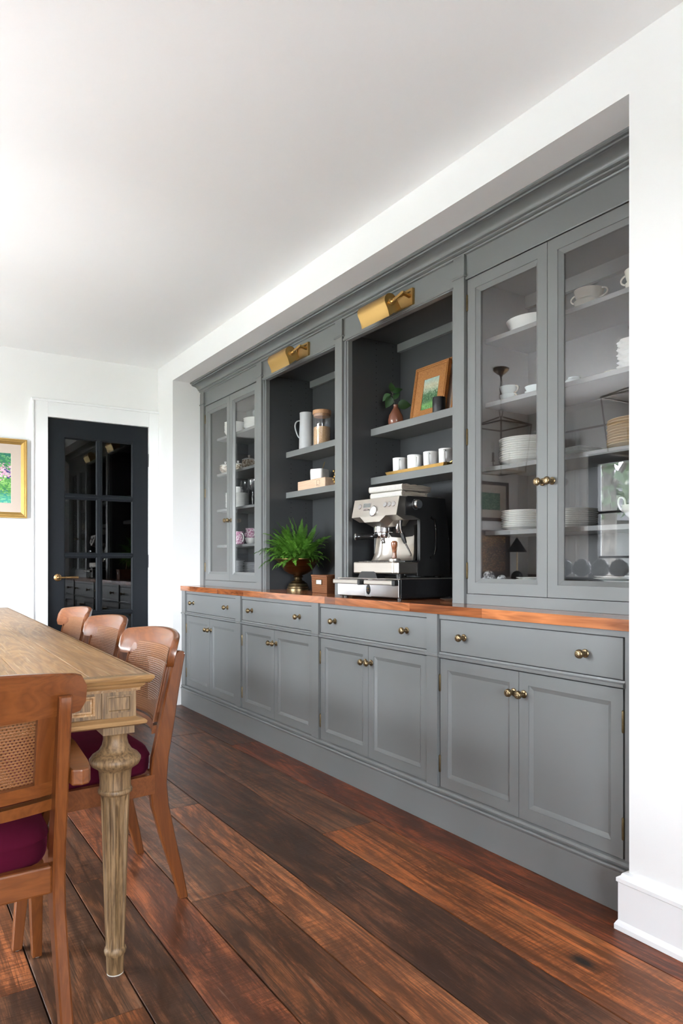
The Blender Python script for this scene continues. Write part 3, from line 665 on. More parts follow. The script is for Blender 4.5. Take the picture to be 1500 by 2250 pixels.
# ---- brass picture lights
def picture_light(x, label):
    t = thing('picture_light', label, 'wall light', (x, UF, 2.318), 0, 'brass picture lights above the open shelves')
    # backplate: raised rim around a recessed field
    bp = MB().frame(-0.02, 0.118, -0.039, 0.039, -0.014, 0.0, 0.011, step=[(0.012, -0.007)]); bp.box(-0.010, 0.108, -0.007, 0.0, -0.029, 0.029)
    obj('backplate', bp, M['brass'], t)
    a = MB(); a.bar((0.092, -0.006, 0.006), (0.102, -0.062, 0.012), 0.017, 0.010); a.bar((0.102, -0.058, 0.014), (0.082, -0.092, -0.022), 0.013, 0.010)
    obj('arm', a, M['brass'], t)
    j = MB().lathe([(0.001, 0), (0.017, 0), (0.017, 0.005), (0.010, 0.007), (0.008, 0.014), (0.011, 0.018), (0.011, 0.024), (0.006, 0.030), (0.001, 0.031)], 16, mat=Matrix.Translation((0.060, -0.090, -0.024)) @ Matrix.Rotation(PI/2, 4, 'Y'), cap=False)
    obj('swivel', j, M['brass'], t)
    # shade: ogee trough, open below
    prof = []
    for k in range(13):
        an = math.radians(-5 + 175*k/12); prof.append((-0.088 + 0.036*math.cos(an), -0.022 + 0.038*math.sin(an)))
    prof = prof[::-1]
    outer = [(-0.134, -0.076), (-0.131, -0.068), (-0.127, -0.054), (-0.1245, -0.038)] + prof + [(-0.051, -0.055), (-0.050, -0.070)]
    ca, sa = math.cos(math.radians(32)), math.sin(math.radians(32))
    outer = [(-0.090+(y+0.090)*ca-(z+0.030)*sa, -0.030+(y+0.090)*sa+(z+0.030)*ca) for y, z in outer]
    inner = [(-0.090+(y+0.090)*0.955, -0.030+(z+0.030)*0.955) for y, z in outer][::-1]
    s = MB(); s.prism(outer + inner, -0.165, 0.060, smooth=True)
    sh = obj('shade', s, M['brass'], t, sharp=30)
    for xe in (-0.165, 0.058):
        c = MB(); c.prism([(y, z) for y, z in outer], xe, xe+0.002); obj('end_cap', c, M['brass'], sh)
    obj('finial', MB().lathe([(0.001, 0), (0.005, 0.001), (0.005, 0.004), (0.001, 0.008)], 10, mat=Matrix.Translation((-0.165, -0.090, -0.038)) @ Matrix.Rotation(-PI/2, 4, 'Y'), cap=False), M['brass'], sh)
    obj('lamp_tube', MB().lathe([(0.001, -0.10), (0.009, -0.10), (0.009, 0.045), (0.001, 0.045)], 12, mat=Matrix.Translation((-0.03, -0.092, -0.036)) @ Matrix.Rotation(PI/2, 4, 'Y'), cap=False), M['white_matt'], t)
    return t
pl = picture_light(-3.678, 'brass picture light on the frieze above the fern bay')
dup(pl, (-2.715, UF, 2.318), label='brass picture light on the frieze above the coffee machine bay')

# ================================================================== CHINA AND SHELF OBJECTS
ORD = ['', 'second', 'third', 'fourth', 'fifth', 'sixth', 'seventh', 'eighth', 'ninth', 'tenth', 'eleventh', 'twelfth', 'thirteenth', 'fourteenth']
def plate_mesh(name, r, h, mat, foot=0.6, rim=0.0, seg=40, scallop=0):
    th = 0.0035; f = r*foot
    prof = [(0.001, 0.0025), (f-0.004, 0.0025), (f-0.003, 0), (f, 0), (f+0.004, 0.0035), (r*0.82, h*0.55), (r-0.001, h-0.0015), (r, h), (r-0.002, h+0.001), (r*0.80, h*0.55+th), (f, 0.0025+th), (0.001, 0.0025+th)]
    rf = (lambda rr, z, a: rr*(1+0.035*(rr/r)**3*math.cos(scallop*a))) if scallop else None
    return MB().lathe(prof, seg if not scallop else 96, cap=False, rfun=rf).mesh(name, mat)
def stack(name, mesh, n, pitch, x, y, z, lab, grp, cat='plate', jit=0.0012):
    """lab: a phrase ending the label ('of the ...'); every piece is named by its place in the stack"""
    for k in range(n):
        o = obj(name, mesh, None, None, (x+random.uniform(-jit, jit), y+random.uniform(-jit, jit), z+k*pitch), (0, 0, random.random()*6))
        pos = 'bottom' if k == 0 else 'top' if k == n-1 else ORD[k]+' from bottom'
        tag(o, lab.replace('#', pos), cat, grp)
def bowl_mesh(name, r, h, mat, foot=0.45, th=0.003, flare=0.5):
    pr = [(0.001, 0.004), (r*foot-0.003, 0.004), (r*foot-0.002, 0), (r*foot, 0), (r*foot+0.001, 0.005)]
    for k in range(1, 8):
        a = k/7; pr.append((r*foot+(r-r*foot)*(a**flare), 0.005+(h-0.005)*a))
    inn = [(q[0]-th, q[1]+0.001) for q in pr[5:]][::-1]
    return MB().lathe(pr+inn+[(0.001, 0.005+th)], 32, cap=False).mesh(name, mat)
def curve(pts, sub=4):
    P = [Vector(p) for p in pts]; out = []
    for i in range(len(P)-1):
        a, b, c, d = P[max(i-1, 0)], P[i], P[i+1], P[min(i+2, len(P)-1)]
        for k in range(sub):
            u = k/sub; out.append(0.5*((2*b)+(c-a)*u+(2*a-5*b+4*c-d)*u*u+(3*b-a-3*c+d)*u*u*u))
    return out+[P[-1]]
def loop_handle(pts, r, flat=1.0, seg=8):
    if len(pts) < 9: pts = curve(pts)
    return MB().tube(pts, r, seg, flat=flat)
def arc_pts(cx, cz, rx, rz, a0, a1, n=12, y=0, ax='x'):
    out = []
    for k in range(n+1):
        a = math.radians(a0+(a1-a0)*k/n); p = (cx+rx*math.cos(a), cz+rz*math.sin(a))
        out.append((p[0], y, p[1]) if ax == 'x' else (y, p[0], p[1]))
    return out
def cup(name, label, cat, loc, r, h, mat, handles=1, rz=0.0, group=None, foot=0.6, hmat=None, flip=False, hscale=1.0):
    t = thing(name, label, cat, loc, rz, group)
    if flip: t.rotation_euler = (PI, 0, rz); t.location = (loc[0], loc[1], loc[2]+h)
    obj('body', bowl_mesh('body', r, h, mat, foot, 0.0025, 0.45), None, t)
    for s in range(handles):
        pts = arc_pts(r*0.88, h*0.60, r*0.52*hscale, h*0.34*hscale, 100, -100)
        o = obj('handle', loop_handle(pts, 0.0032), hmat or mat, t); o.rotation_euler = (0, 0, PI*s)
    return t
wp = M['white_china']; cp = M['cream_china']
# ---- left display cabinet
zs = {5: 2.034, 4: 1.761, 3: 1.488, 2: 1.216, 1: 0.990}
m = bowl_mesh('bowl', 0.085, 0.045, wp, 0.5); stack('bowl', m, 6, 0.0135, -5.005, 2.265, zs[5], 'white bowl, # of the stack on the top shelf, far left cabinet', 'white bowls on the top shelf of the far left cabinet', 'bowl')
m = plate_mesh('side_plate', 0.092, 0.022, wp, 0.6); stack('side_plate', m, 6, 0.0118, -4.640, 2.262, zs[5], 'white side plate, # of the short stack on top shelf, far left cabinet', 'white side plates on the top shelf of the far left cabinet')
def goblet(label, loc, h=0.19, r=0.034, group=None):
    t = thing('wine_glass', label, 'glass', loc, 0, group)
    hb = h*0.45
    b = MB().lathe([(0.004, h-hb), (r*0.7, h-hb+0.02), (r, h-hb*0.5), (r*0.92, h), (r*0.90, h), (r*0.97, h-hb*0.5), (r*0.66, h-hb+0.022), (0.001, h-hb+0.006)], 24, cap=False)
    obj('bowl', b, M['glassware'], t)
    obj('stem', MB().lathe([(0.001, 0.006), (0.0045, 0.006), (0.004, 0.03), (0.006, (h-hb)*0.6), (0.004, h-hb)], 12), M['glassware'], t)
    obj('foot', MB().lathe([(0.001, 0), (r*0.9, 0), (r*0.9, 0.002), (0.005, 0.007), (0.001, 0.007)], 24, cap=False), M['glassware'], t)
    return t
goblet('tall clear wine glass behind the plates on top shelf, far left cabinet', (-4.860, 2.37, zs[5]), 0.24, 0.038)
def tureen(label, loc, r, h, rz=0.0):
    t = thing('sugar_bowl', label, 'tureen', loc, rz)
    obj('body', MB().lathe([(0.001, 0.002), (r*0.55, 0), (r*0.58, 0.008), (r*0.52, 0.012), (r*0.85, h*0.25), (r, h*0.45), (r*0.93, h*0.60), (r*0.96, h*0.64), (0.001, h*0.64)], 28, cap=False), M['brown_transfer'], t)
    l = obj('lid', MB().lathe([(0.001, h*0.64), (r*0.98, h*0.645), (r*0.98, h*0.67), (r*0.6, h*0.77), (0.001, h*0.80)], 28, cap=False), wp, t)
    obj('finial', MB().lathe([(0.001, h*0.78), (0.006, h*0.80), (0.005, h*0.85), (0.010, h*0.92), (0.007, h*0.98), (0.001, h)], 14, cap=False), wp, l)
    for s in (0, 1):
        o = obj('handle', loop_handle(arc_pts(r*0.92, h*0.46, r*0.3, h*0.16, 100, -100, 8), 0.0035), wp, t); o.rotation_euler = (0, 0, PI*s)
    return t
tureen('brown and white lidded sugar bowl, leftmost on its shelf', (-5.115, 2.23, zs[4]), 0.046, 0.105)
tureen('small brown and white lidded bowl between two larger ones', (-4.925, 2.25, zs[4]), 0.042, 0.090, 0.6)
tureen('largest brown and white lidded bowl, rightmost on its shelf', (-4.755, 2.26, zs[4]), 0.054, 0.112, 0.3)
m = plate_mesh('dinner_plate', 0.092, 0.018, wp, 0.6); stack('dinner_plate', m, 13, 0.0088, -5.015, 2.285, zs[3], 'white plate, # of tall stack under a creamer, far left cabinet', 'white plates in the tall stack of the far left cabinet')
t = thing('creamer', 'small white creamer standing on the tall stack of white plates', 'pitcher', (-5.020, 2.285, zs[3]+0.0088*12+0.006))
obj('body', MB().lathe([(0.001, 0), (0.030, 0), (0.044, 0.02), (0.043, 0.035), (0.036, 0.052), (0.040, 0.062), (0.038, 0.062), (0.034, 0.052), (0.001, 0.01)], 24, cap=False, rfun=lambda r, z, a: r*(1+0.30*max(0, z-0.03)/0.03*max(0, math.cos(a-PI))**6)), wp, t)
obj('handle', loop_handle(arc_pts(0.038, 0.034, 0.018, 0.022, 100, -100), 0.003), wp, t)
goblet('left crystal goblet of the pair beside the tall plate stack', (-4.732, 2.215, zs[3]), 0.190, 0.034, 'crystal goblets')
goblet('right crystal goblet of the pair beside the tall plate stack', (-4.605, 2.215, zs[3]), 0.190, 0.034, 'crystal goblets')
t = thing('creamer', 'white jug with angular handle on low shelf beside pink pitcher', 'pitcher', (-5.010, 2.235, zs[2]))
obj('body', MB().lathe([(0.001, 0), (0.032, 0), (0.036, 0.04), (0.030, 0.085), (0.034, 0.10), (0.032, 0.10), (0.027, 0.085), (0.001, 0.01)], 24, cap=False), wp, t)
obj('handle', MB().tube([(-0.030, 0, 0.088), (-0.058, 0, 0.108), (-0.066, 0, 0.10), (-0.064, 0, 0.066), (-0.034, 0, 0.050)], 0.0034, 6), wp, t)
def pitcher(label, loc, r, h, mat, rz):
    t = thing('pitcher', label, 'pitcher', loc, rz)
    obj('body', MB().lathe([(0.001, 0), (r*0.7, 0), (r*0.98, h*0.25), (r, h*0.42), (r*0.72, h*0.75), (r*0.85, h), (r*0.80, h), (r*0.66, h*0.75), (r*0.8, h*0.3), (0.001, 0.01)], 28, cap=False, rfun=lambda rr, z, a: rr*(1+0.5*max(0, z/h-0.6)*max(0, math.cos(a-PI))**5)), mat, t)
    obj('handle', loop_handle(arc_pts(r*0.72, h*0.55, r*0.55, h*0.33, 95, -95), 0.0036), wp, t)
    return t
pitcher('pink and white transferware pitcher standing on the low shelf', (-4.890, 2.24, zs[2]), 0.047, 0.098, M['pink'], 0.2)
cup('teacup', 'white cup under the pink jug, low shelf of far left cabinet', 'cup', (-4.700, 2.25, zs[2]), 0.046, 0.046, wp, 1, PI)
pitcher('pink and white transferware jug standing on a white cup', (-4.700, 2.25, zs[2]+0.047), 0.050, 0.068, M['pink'], 0.0)
m = plate_mesh('saucer', 0.066, 0.020, M['grey_china'], 0.55)
stack('saucer', m, 8, 0.0125, -5.020, 2.275, zs[1], 'pale grey saucer, # of left stack, floor of far left cabinet', 'grey saucers on the floor of the far left cabinet', 'saucer')
stack('saucer', m, 7, 0.0125, -4.715, 2.265, zs[1], 'pale grey saucer, # of right stack, floor of far left cabinet', 'grey saucers on the floor of the far left cabinet', 'saucer')
# ---- right display cabinet, left door
t = thing('serving_bowl', 'white oval serving bowl alone on the top shelf of right cabinet', 'bowl', (-2.095, 2.295, zs[5])); t.scale = (1.15, 0.9, 1)
obj('body', bowl_mesh('body', 0.095, 0.070, wp, 0.42, 0.004, 0.6), None, t)
cup('teacup', 'pale mint teacup, lower of two stacked, right cabinet', 'cup', (-2.190, 2.275, zs[4]), 0.043, 0.042, M['mint_china'], 1, -0.3, None, 0.55, cp)
cup('teacup', 'pale mint teacup with cream handle, upper of two stacked', 'cup', (-2.190, 2.275, zs[4]+0.036), 0.043, 0.042, M['mint_china'], 1, -0.2, None, 0.55, cp)
m = bowl_mesh('ribbed_bowl', 0.052, 0.028, M['mint_china'], 0.6)
stack('small_bowl', m, 2, 0.020, -2.040, 2.280, zs[4], 'pale mint small bowl, # of pair beside the stacked teacups', 'mint bowls', 'bowl')
m = plate_mesh('dinner_plate', 0.126, 0.022, wp, 0.62)
stack('dinner_plate', m, 11, 0.0092, -2.107, 2.305, zs[3], 'large white plate, # of stack behind left glass of right cabinet', 'large white plates in the right cabinet')
m = plate_mesh('salad_plate', 0.104, 0.017, wp, 0.62)
stack('salad_plate', m, 10, 0.0075, -2.120, 2.300, zs[2], 'white salad plate, # of stack behind left door of right cabinet', 'white salad plates in the right cabinet')
stack('salad_plate', m, 9, 0.0075, -1.895, 2.310, zs[2], 'white salad plate, # of stack behind right door of right cabinet', 'white salad plates in the right cabinet')
tag(obj('stone_ball', MB().sphere((0, 0, 0.0295), 0.0295), M['stone'], None, (-2.172, 2.132, zs[1])), 'larger speckled grey stone ball on the cabinet floor', 'ball')
tag(obj('stone_ball', MB().sphere((0, 0, 0.0205), 0.0205), M['stone'], None, (-2.112, 2.148, zs[1])), 'smaller speckled grey stone ball on the cabinet floor', 'ball')
m = plate_mesh('salad_plate', 0.098, 0.016, wp, 0.62)
stack('salad_plate', m, 3, 0.0075, -2.020, 2.275, zs[1], 'white plate, # of short stack beside the stone balls', 'white plates beside the stone balls')
# ---- right display cabinet, right door
cup('soup_cup', 'cream two-handled soup cup, lower of two stacked on top shelf', 'cup', (-1.780, 2.275, zs[5]), 0.056, 0.046, cp, 2, 0.1, None, 0.62)
cup('soup_cup', 'cream two-handled soup cup, upper of two stacked on top shelf', 'cup', (-1.780, 2.275, zs[5]+0.041), 0.056, 0.048, cp, 2, 0.1, None, 0.62)
cup('soup_cup', 'cream handled cup beside the pier, lower of two, top shelf', 'cup', (-1.562, 2.275, zs[5]), 0.050, 0.046, cp, 2, 0.1, None, 0.62)
cup('soup_cup', 'cream handled cup beside the pier, upper of two, top shelf', 'cup', (-1.562, 2.275, zs[5]+0.041), 0.052, 0.052, cp, 2, 0.1, None, 0.62)
cup('teacup', 'upturned pale mint teacup with a gilt handle', 'cup', (-1.850, 2.275, zs[4]), 0.046, 0.044, M['mint_china'], 1, 2.0, None, 0.5, M['gold'], True)
m = plate_mesh('saucer', 0.050, 0.018, cp, 0.5)
stack('saucer', m, 3, 0.011, -1.700, 2.335, zs[4], 'cream saucer, # of short stack beside the scalloped plates', 'cream saucers', 'saucer')
m = plate_mesh('scalloped_plate', 0.092, 0.026, wp, 0.55, scallop=10)
stack('scalloped_plate', m, 7, 0.0145, -1.553, 2.290, zs[4], 'white scalloped plate, # of the stack beside the pier', 'white scalloped plates')
def square_plate(label, loc, rz):
    s = 0.11; rows = []
    for i, z in ((0.62, 0.0), (0.66, 0.004), (1.0, 0.016), (0.985, 0.018), (0.64, 0.007), (0.10, 0.006)):
        k = s*i; c = 0.006
        rows.append([(-k+c, -k, z), (k-c, -k, z), (k, -k+c, z), (k, k-c, z), (k-c, k, z), (-k+c, k, z), (-k, k-c, z), (-k, -k+c, z)])
    m = MB(); m.grid(rows, closed_u=True, smooth=False, cap=True)
    return tag(obj('square_plate', m, M['mint_china'], None, loc, (0, 0, rz)), label, 'plate', 'square plates')
square_plate('pale square plate, lower of the two stacked beside the tan plates', (-1.850, 2.300, zs[3]), -0.12)
square_plate('pale square plate, upper of the two stacked beside the tan plates', (-1.850, 2.300, zs[3]+0.013), -0.10)
m = plate_mesh('tan_plate', 0.122, 0.018, M['gold_china'], 0.62)
stack('tan_plate', m, 10, 0.0098, -1.567, 2.300, zs[3], 'tan plate, # of the stack beside the pier, right cabinet', 'tan plates')
t = thing('sauce_boat', 'white footed sauce boat with a tall loop handle beside the pier', 'pitcher', (-1.565, 2.270, zs[2]), PI)
obj('body', MB().lathe([(0.001, 0), (0.030, 0), (0.030, 0.004), (0.018, 0.016), (0.040, 0.034), (0.054, 0.055), (0.056, 0.072), (0.053, 0.072), (0.050, 0.055), (0.001, 0.03)], 28, cap=False, rfun=lambda r, z, a: r*(1+0.6*max(0, z-0.03)/0.04*max(0, math.cos(a-PI))**4)), wp, t)
obj('handle', loop_handle([(0.045, 0, 0.050), (0.066, 0, 0.056), (0.080, 0, 0.078), (0.078, 0, 0.098), (0.066, 0, 0.104), (0.054, 0, 0.092), (0.051, 0, 0.072)], 0.004), wp, t)
m = MB().box(-0.11, 0.11, -0.07, 0.07, 0, 0.010, b=0.001); bk = tag(obj('booklet', m, M['paper'], None, (-1.615, 2.270, zs[1])), 'pale booklet under two white plates on the right cabinet floor', 'book')
bk2 = tag(obj('booklet', MB().box(-0.108, 0.108, -0.068, 0.068, 0, 0.011, b=0.001), M['mint_china'], None, (-1.617, 2.272, zs[1]+0.010)), 'pale green booklet lying on another under two white plates', 'book')
m = plate_mesh('salad_plate', 0.104, 0.014, wp, 0.62)
stack('salad_plate', m, 2, 0.007, -1.625, 2.270, zs[1]+0.021, 'white plate, # of the two lying on the booklets', 'white plates on the booklets')
def artichoke(label, loc, rz, r=0.036):
    t = thing('artichoke_ornament', label, 'ornament', loc, rz, 'dark artichoke ornaments')
    obj('core', MB().sphere((0, 0, r*0.85), r*0.86, 1, 1, 0.98, 14, 8), M['artichoke'], t)
    lv = MB()
    for ring in range(5):
        n = 9 - ring; el = math.radians(-12 + ring*22)
        for k in range(n):
            az = 2*PI*(k + 0.5*(ring % 2))/n
            mt = Matrix.Translation((0, 0, r*0.85)) @ Matrix.Rotation(az, 4, 'Z') @ Matrix.Rotation(-el, 4, 'Y') @ Matrix.Translation((r*0.88, 0, 0)) 
            pts = [(0, -0.30*r, -0.34*r), (0.02*r, 0.30*r, -0.34*r), (0.12*r, 0.34*r, 0.06*r), (0.26*r, 0.0, 0.48*r), (0.12*r, -0.34*r, 0.06*r), (0.20*r, 0, 0.02*r)]
            vs = [lv.bm.verts.new(mt @ Vector(p)) for p in pts]
            for q in ((0,1,5), (1,2,5), (2,3,5), (3,4,5), (4,0,5)):
                lv.bm.faces.new([vs[i] for i in q])
    lo = obj('leaves', lv, M['artichoke'], t); lo['kind'] = 'stuff'
    return t
# ---- open shelves, fern bay
t = thing('stoneware_jug', 'tall pale grey stoneware jug with a thin side handle', 'jug', (-3.968, 2.290, 1.805), 0.9)
obj('body', MB().lathe([(0.001, 0), (0.046, 0), (0.048, 0.01), (0.046, 0.10), (0.042, 0.20), (0.043, 0.238), (0.039, 0.238), (0.038, 0.20), (0.001, 0.02)], 32, cap=False, rfun=lambda r, z, a: r*(1+0.25*max(0, z-0.205)/0.033*max(0, math.cos(a-0.35))**6)), M['grey_china'], t)
obj('handle', loop_handle([(-0.040, -0.006, 0.188), (-0.060, -0.010, 0.182), (-0.071, -0.012, 0.160), (-0.068, -0.012, 0.130), (-0.056, -0.010, 0.095), (-0.045, -0.006, 0.078)], 0.0045, 1.6), M['grey_china'], t)
t = thing('glass_canister', 'glass canister half full of brown sugar under a bamboo lid', 'canister', (-3.822, 2.318, 1.805))
obj('jar', MB().lathe([(0.001, 0), (0.054, 0), (0.056, 0.003), (0.056, 0.205), (0.0535, 0.205), (0.0535, 0.005), (0.001, 0.004)], 40, cap=False), M['glassware'], t)
obj('sugar', MB().lathe([(0.001, 0.0055), (0.0525, 0.0055), (0.0525, 0.123), (0.04, 0.127), (0.001, 0.125)], 32, cap=False), M['sugar'], t)
obj('lid', MB().lathe([(0.001, 0.190), (0.052, 0.190), (0.052, 0.205), (0.058, 0.206), (0.058, 0.228), (0.056, 0.230), (0.001, 0.230)], 40, cap=False), M['lid_wood'], t)
t = thing('wooden_box', 'pale wooden box with a small printed mark below a white bowl', 'box', (-3.8435, 2.320, 1.541), 0.0)
obj('body', MB().box(-0.1685, 0.1685, -0.070, 0.070, 0, 0.060, b=0.003), M['light_wood'], t)
lab = MB().frame(0.072, 0.108, 0.012, 0.049, -0.0706, -0.0695, 0.0012); lab.box(0.082, 0.097, -0.0706, -0.0695, 0.018, 0.020); lab.box(0.078, 0.084, -0.0706, -0.0695, 0.020, 0.022)
obj('printed_mark', lab, M['black_plastic'], t)
t = thing('salt_cellar', 'white square stoneware cellar with brass spoon on the wooden box', 'bowl', (-3.845, 2.315, 1.601), 0.42)
b = MB(); s = 0.046
for z0, k in ((0, 0.9), ): pass
rows = []
for z, k in ((0, 0.90), (0.004, 0.97), (0.05, 1.0), (0.066, 0.97), (0.068, 0.93), (0.064, 0.86), (0.03, 0.82), (0.012, 0.75)):
    q = s*k; c = 0.012*k; rows.append([(-q+c, -q, z), (q-c, -q, z), (q-c*0.3, -q+c*0.3, z), (q, -q+c, z), (q, q-c, z), (q-c*0.3, q-c*0.3, z), (q-c, q, z), (-q+c, q, z), (-q+c*0.3, q-c*0.3, z), (-q, q-c, z), (-q, -q+c, z), (-q+c*0.3, -q+c*0.3, z)])
b.grid(rows, closed_u=True, cap=True); obj('bowl', b, M['white_matt'], t, sharp=50)
obj('spoon', MB().tube([(0.0, 0.0, 0.02), (0.03, -0.012, 0.07), (0.055, -0.022, 0.108)], [0.0022, 0.0015, 0.0022], 6), M['brass'], t)
t = thing('beaded_garland', 'brass beaded ornament beside the pale wooden box', 'ornament', (-3.62, 2.285, 1.541))
for k in range(6):
    o = obj('bead', MB().sphere((0, 0, 0), 0.0085, seg=10, rings=6).mesh('bead', M['gold']) if k == 0 else bead, None, t, (0.004*math.sin(k*2.1), 0.004*math.cos(k*1.7), 0.0085+0.0165*k)); bead = o.data
obj('wire', MB().tube([(0, 0, 0.002), (0.002, 0, 0.05), (0, 0, 0.10)], 0.0015, 6), M['lantern'], t)
# ---- open shelves, coffee bay
t = thing('bud_vase', 'small glazed terracotta bud vase with a leafy sprig', 'vase', (-3.015, 2.285, 1.805))
obj('body', MB().lathe([(0.001, 0), (0.032, 0), (0.039, 0.010), (0.041, 0.030), (0.037, 0.055), (0.022, 0.082), (0.013, 0.095), (0.0115, 0.105), (0.014, 0.112), (0.011, 0.112), (0.009, 0.10), (0.001, 0.09)], 28, cap=False), M['terracotta'], t)
spr = obj('sprig', MB().tube([(0, 0, 0.09), (-0.006, -0.004, 0.13), (-0.018, -0.004, 0.165), (-0.024, 0, 0.19)], 0.0016, 6), M['bark'], t)
def leaf_mesh(L, Wd, bend=0.25):
    m = MB(); rows = []
    for k in range(9):
        u = k/8; wd = Wd*math.sin(PI*min(1, u**0.75*0.97+0.015)); x = L*u; z = -bend*L*u*u
        rows.append([(x, -wd, z+wd*0.25), (x, 0, z), (x, wd, z+wd*0.25)])
    m.grid(rows); return m.mesh('leaf', M['leaf'], 80)
lm = leaf_mesh(0.062, 0.023)
rv = Vector((0.5419, 0.8405, 0)); nv_ = Vector((0.80, -0.52, 0.30))
for off, z, dr, du, tw, sc in [(0.010, 0.112, 1.0, 0.05, 0.25, 1.18), (-0.024, 0.158, -0.35, -0.9, -0.4, 1.05), (-0.030, 0.170, -0.75, -0.55, 0.4, 0.85), (-0.022, 0.182, 0.05, 1.0, 0.5, 0.85), (-0.014, 0.176, 0.85, 0.50, -0.3, 0.9), (-0.008, 0.140, 0.45, 0.75, -0.5, 0.75)]:
    xa = (rv*dr + Vector((0, 0, du))).normalized(); za = (nv_ + xa.cross(nv_)*tw); za = (za - xa*za.dot(xa)).normalized(); ya = za.cross(xa)
    o = obj('leaf', lm, None, spr); mm = Matrix((xa, ya, za)).transposed().to_4x4(); mm.translation = rv*off + Vector((0, 0, z)); o.matrix_basis = mm @ Matrix.Diagonal((sc, sc, sc, 1))
    obj('leaf_stalk', MB().tube([(-0.5*rv.x*0.03, -0.5*rv.y*0.03, z-0.012), rv*off + Vector((0, 0, z))], 0.0012, 5), M['bark'], spr)
def framed_canvas(name, label, w_, h_, fw, depth, loc, rz, tilt, fmat, cmat, inner=0.0, innermat=None, cat='picture', lip=0.010):
    """frame stands with its lower front edge at loc; tilt leans it back"""
    t = thing(name, label, cat, loc, rz); t.rotation_euler = (-tilt, 0, rz)
    f = MB().frame(-w_/2, w_/2, 0, h_, 0, depth, lip, step=[(lip+0.001, 0.003), (lip*1.6, 0.004), (lip*1.7, 0.001), (lip*2.3, 0.001), (lip*2.4, 0.005)] + [(fw, 0.010)])
    obj('frame', f, fmat, t)
    iw = fw
    if inner:
        obj('mat_board', MB().frame(-w_/2+fw-0.004, w_/2-fw+0.004, fw-0.004, h_-fw+0.004, 0.010, depth-0.004, inner, step=[(inner+0.003, 0.012)]), innermat, t); iw = fw+inner
    obj('canvas', MB().box(-w_/2+iw-0.006, w_/2-iw+0.006, 0.0125, 0.016, iw-0.006, h_-iw+0.006), cmat, t)
    return t
p_land = painting('poplar_landscape', [(0.30, lin(28,62,36)), (0.48, lin(58,108,56)), (0.62, lin(120,150,100)), (0.75, lin(170,190,170))], 5.5, 3.1,
                  [(0.0, lin(60,120,50)), (0.20, lin(120,175,95)), (0.26, lin(34,78,46)), (0.50, lin(44,86,56)), (0.60, lin(170,180,160)), (0.74, lin(226,212,186)), (1.0, lin(176,206,214))])
t = framed_canvas('framed_painting', 'small landscape painting of trees in a stippled gilt frame on the shelf', 0.262, 0.305, 0.070, 0.020, (-2.835, 2.335, 1.8055), 0.0, 0.16, M['gilt_rough'], p_land, cat='painting', lip=0.007)
for pts in ([(0, 0.0)],): pass
fr2 = framed_canvas('leaning_picture', 'second gilt frame leaning behind the small landscape painting', 0.262, 0.315, 0.030, 0.014, (-2.795, 2.368, 1.8055), 0.0, 0.13, M['gilt_rough'], M['mat_board'], cat='picture', lip=0.007)
tag(obj('pillar_candle', MB().lathe([(0.001, 0), (0.031, 0), (0.032, 0.003), (0.032, 0.074), (0.030, 0.078), (0.001, 0.076)], 32, cap=False), M['candle'], None, (-2.648, 2.270, 1.805)), 'short black pillar candle in front of the gilt frame', 'candle')
t = thing('tray', 'long shallow brass tray under four white mugs', 'tray', (-2.80, 2.285, 1.541))
tr = MB(); rows = []
for k, z in ((1.0, 0.0), (1.0, 0.002), (1.07, 0.016), (1.085, 0.016), (1.02, 0.0025), (0.2, 0.0025)):
    hx, hy = 0.235*(1+(k-1)*0.5), 0.052*k; c = 0.012; rows.append([(-hx+c, -hy, z), (hx-c, -hy, z), (hx, -hy+c, z), (hx, hy-c, z), (hx-c, hy, z), (-hx+c, hy, z), (-hx, hy-c, z), (-hx, -hy+c, z)])
tr.grid(rows, closed_u=True, smooth=False, cap=True); obj('dish', tr, M['gold'], t)
for s in (-1, 1): obj('handle', MB().tube([(s*0.236, -0.022, 0.014), (s*0.250, -0.018, 0.022), (s*0.252, 0, 0.025), (s*0.250, 0.018, 0.022), (s*0.236, 0.022, 0.014)], 0.003, 6), M['gold'], t)
def mug(label, loc, rz):
    t = thing('mug', label, 'mug', loc, rz, 'white mugs on the brass tray')
    obj('body', MB().lathe([(0.001, 0), (0.034, 0), (0.0365, 0.003), (0.0375, 0.05), (0.0385, 0.084), (0.0355, 0.084), (0.034, 0.05), (0.032, 0.008), (0.001, 0.007)], 32, cap=False), M['white_matt'], t)
    obj('handle', loop_handle([(0.034, 0, 0.072), (0.052, 0, 0.072), (0.058, 0, 0.062), (0.055, 0, 0.045), (0.046, 0, 0.026), (0.035, 0, 0.016)], 0.0042, 1.5), M['white_matt'], t)
    return t
mg = mug('white mug on the brass tray, leftmost of four', (-2.975, 2.283, 1.5445), -0.80)
dup(mg, (-2.852, 2.283, 1.5445), -0.35, 'white mug on the brass tray, second from the left')
dup(mg, (-2.724, 2.283, 1.5445), -0.95, 'white mug on the brass tray, third from the left')
dup(mg, (-2.608, 2.283, 1.5445), -0.95, 'white mug on the brass tray, rightmost of four')

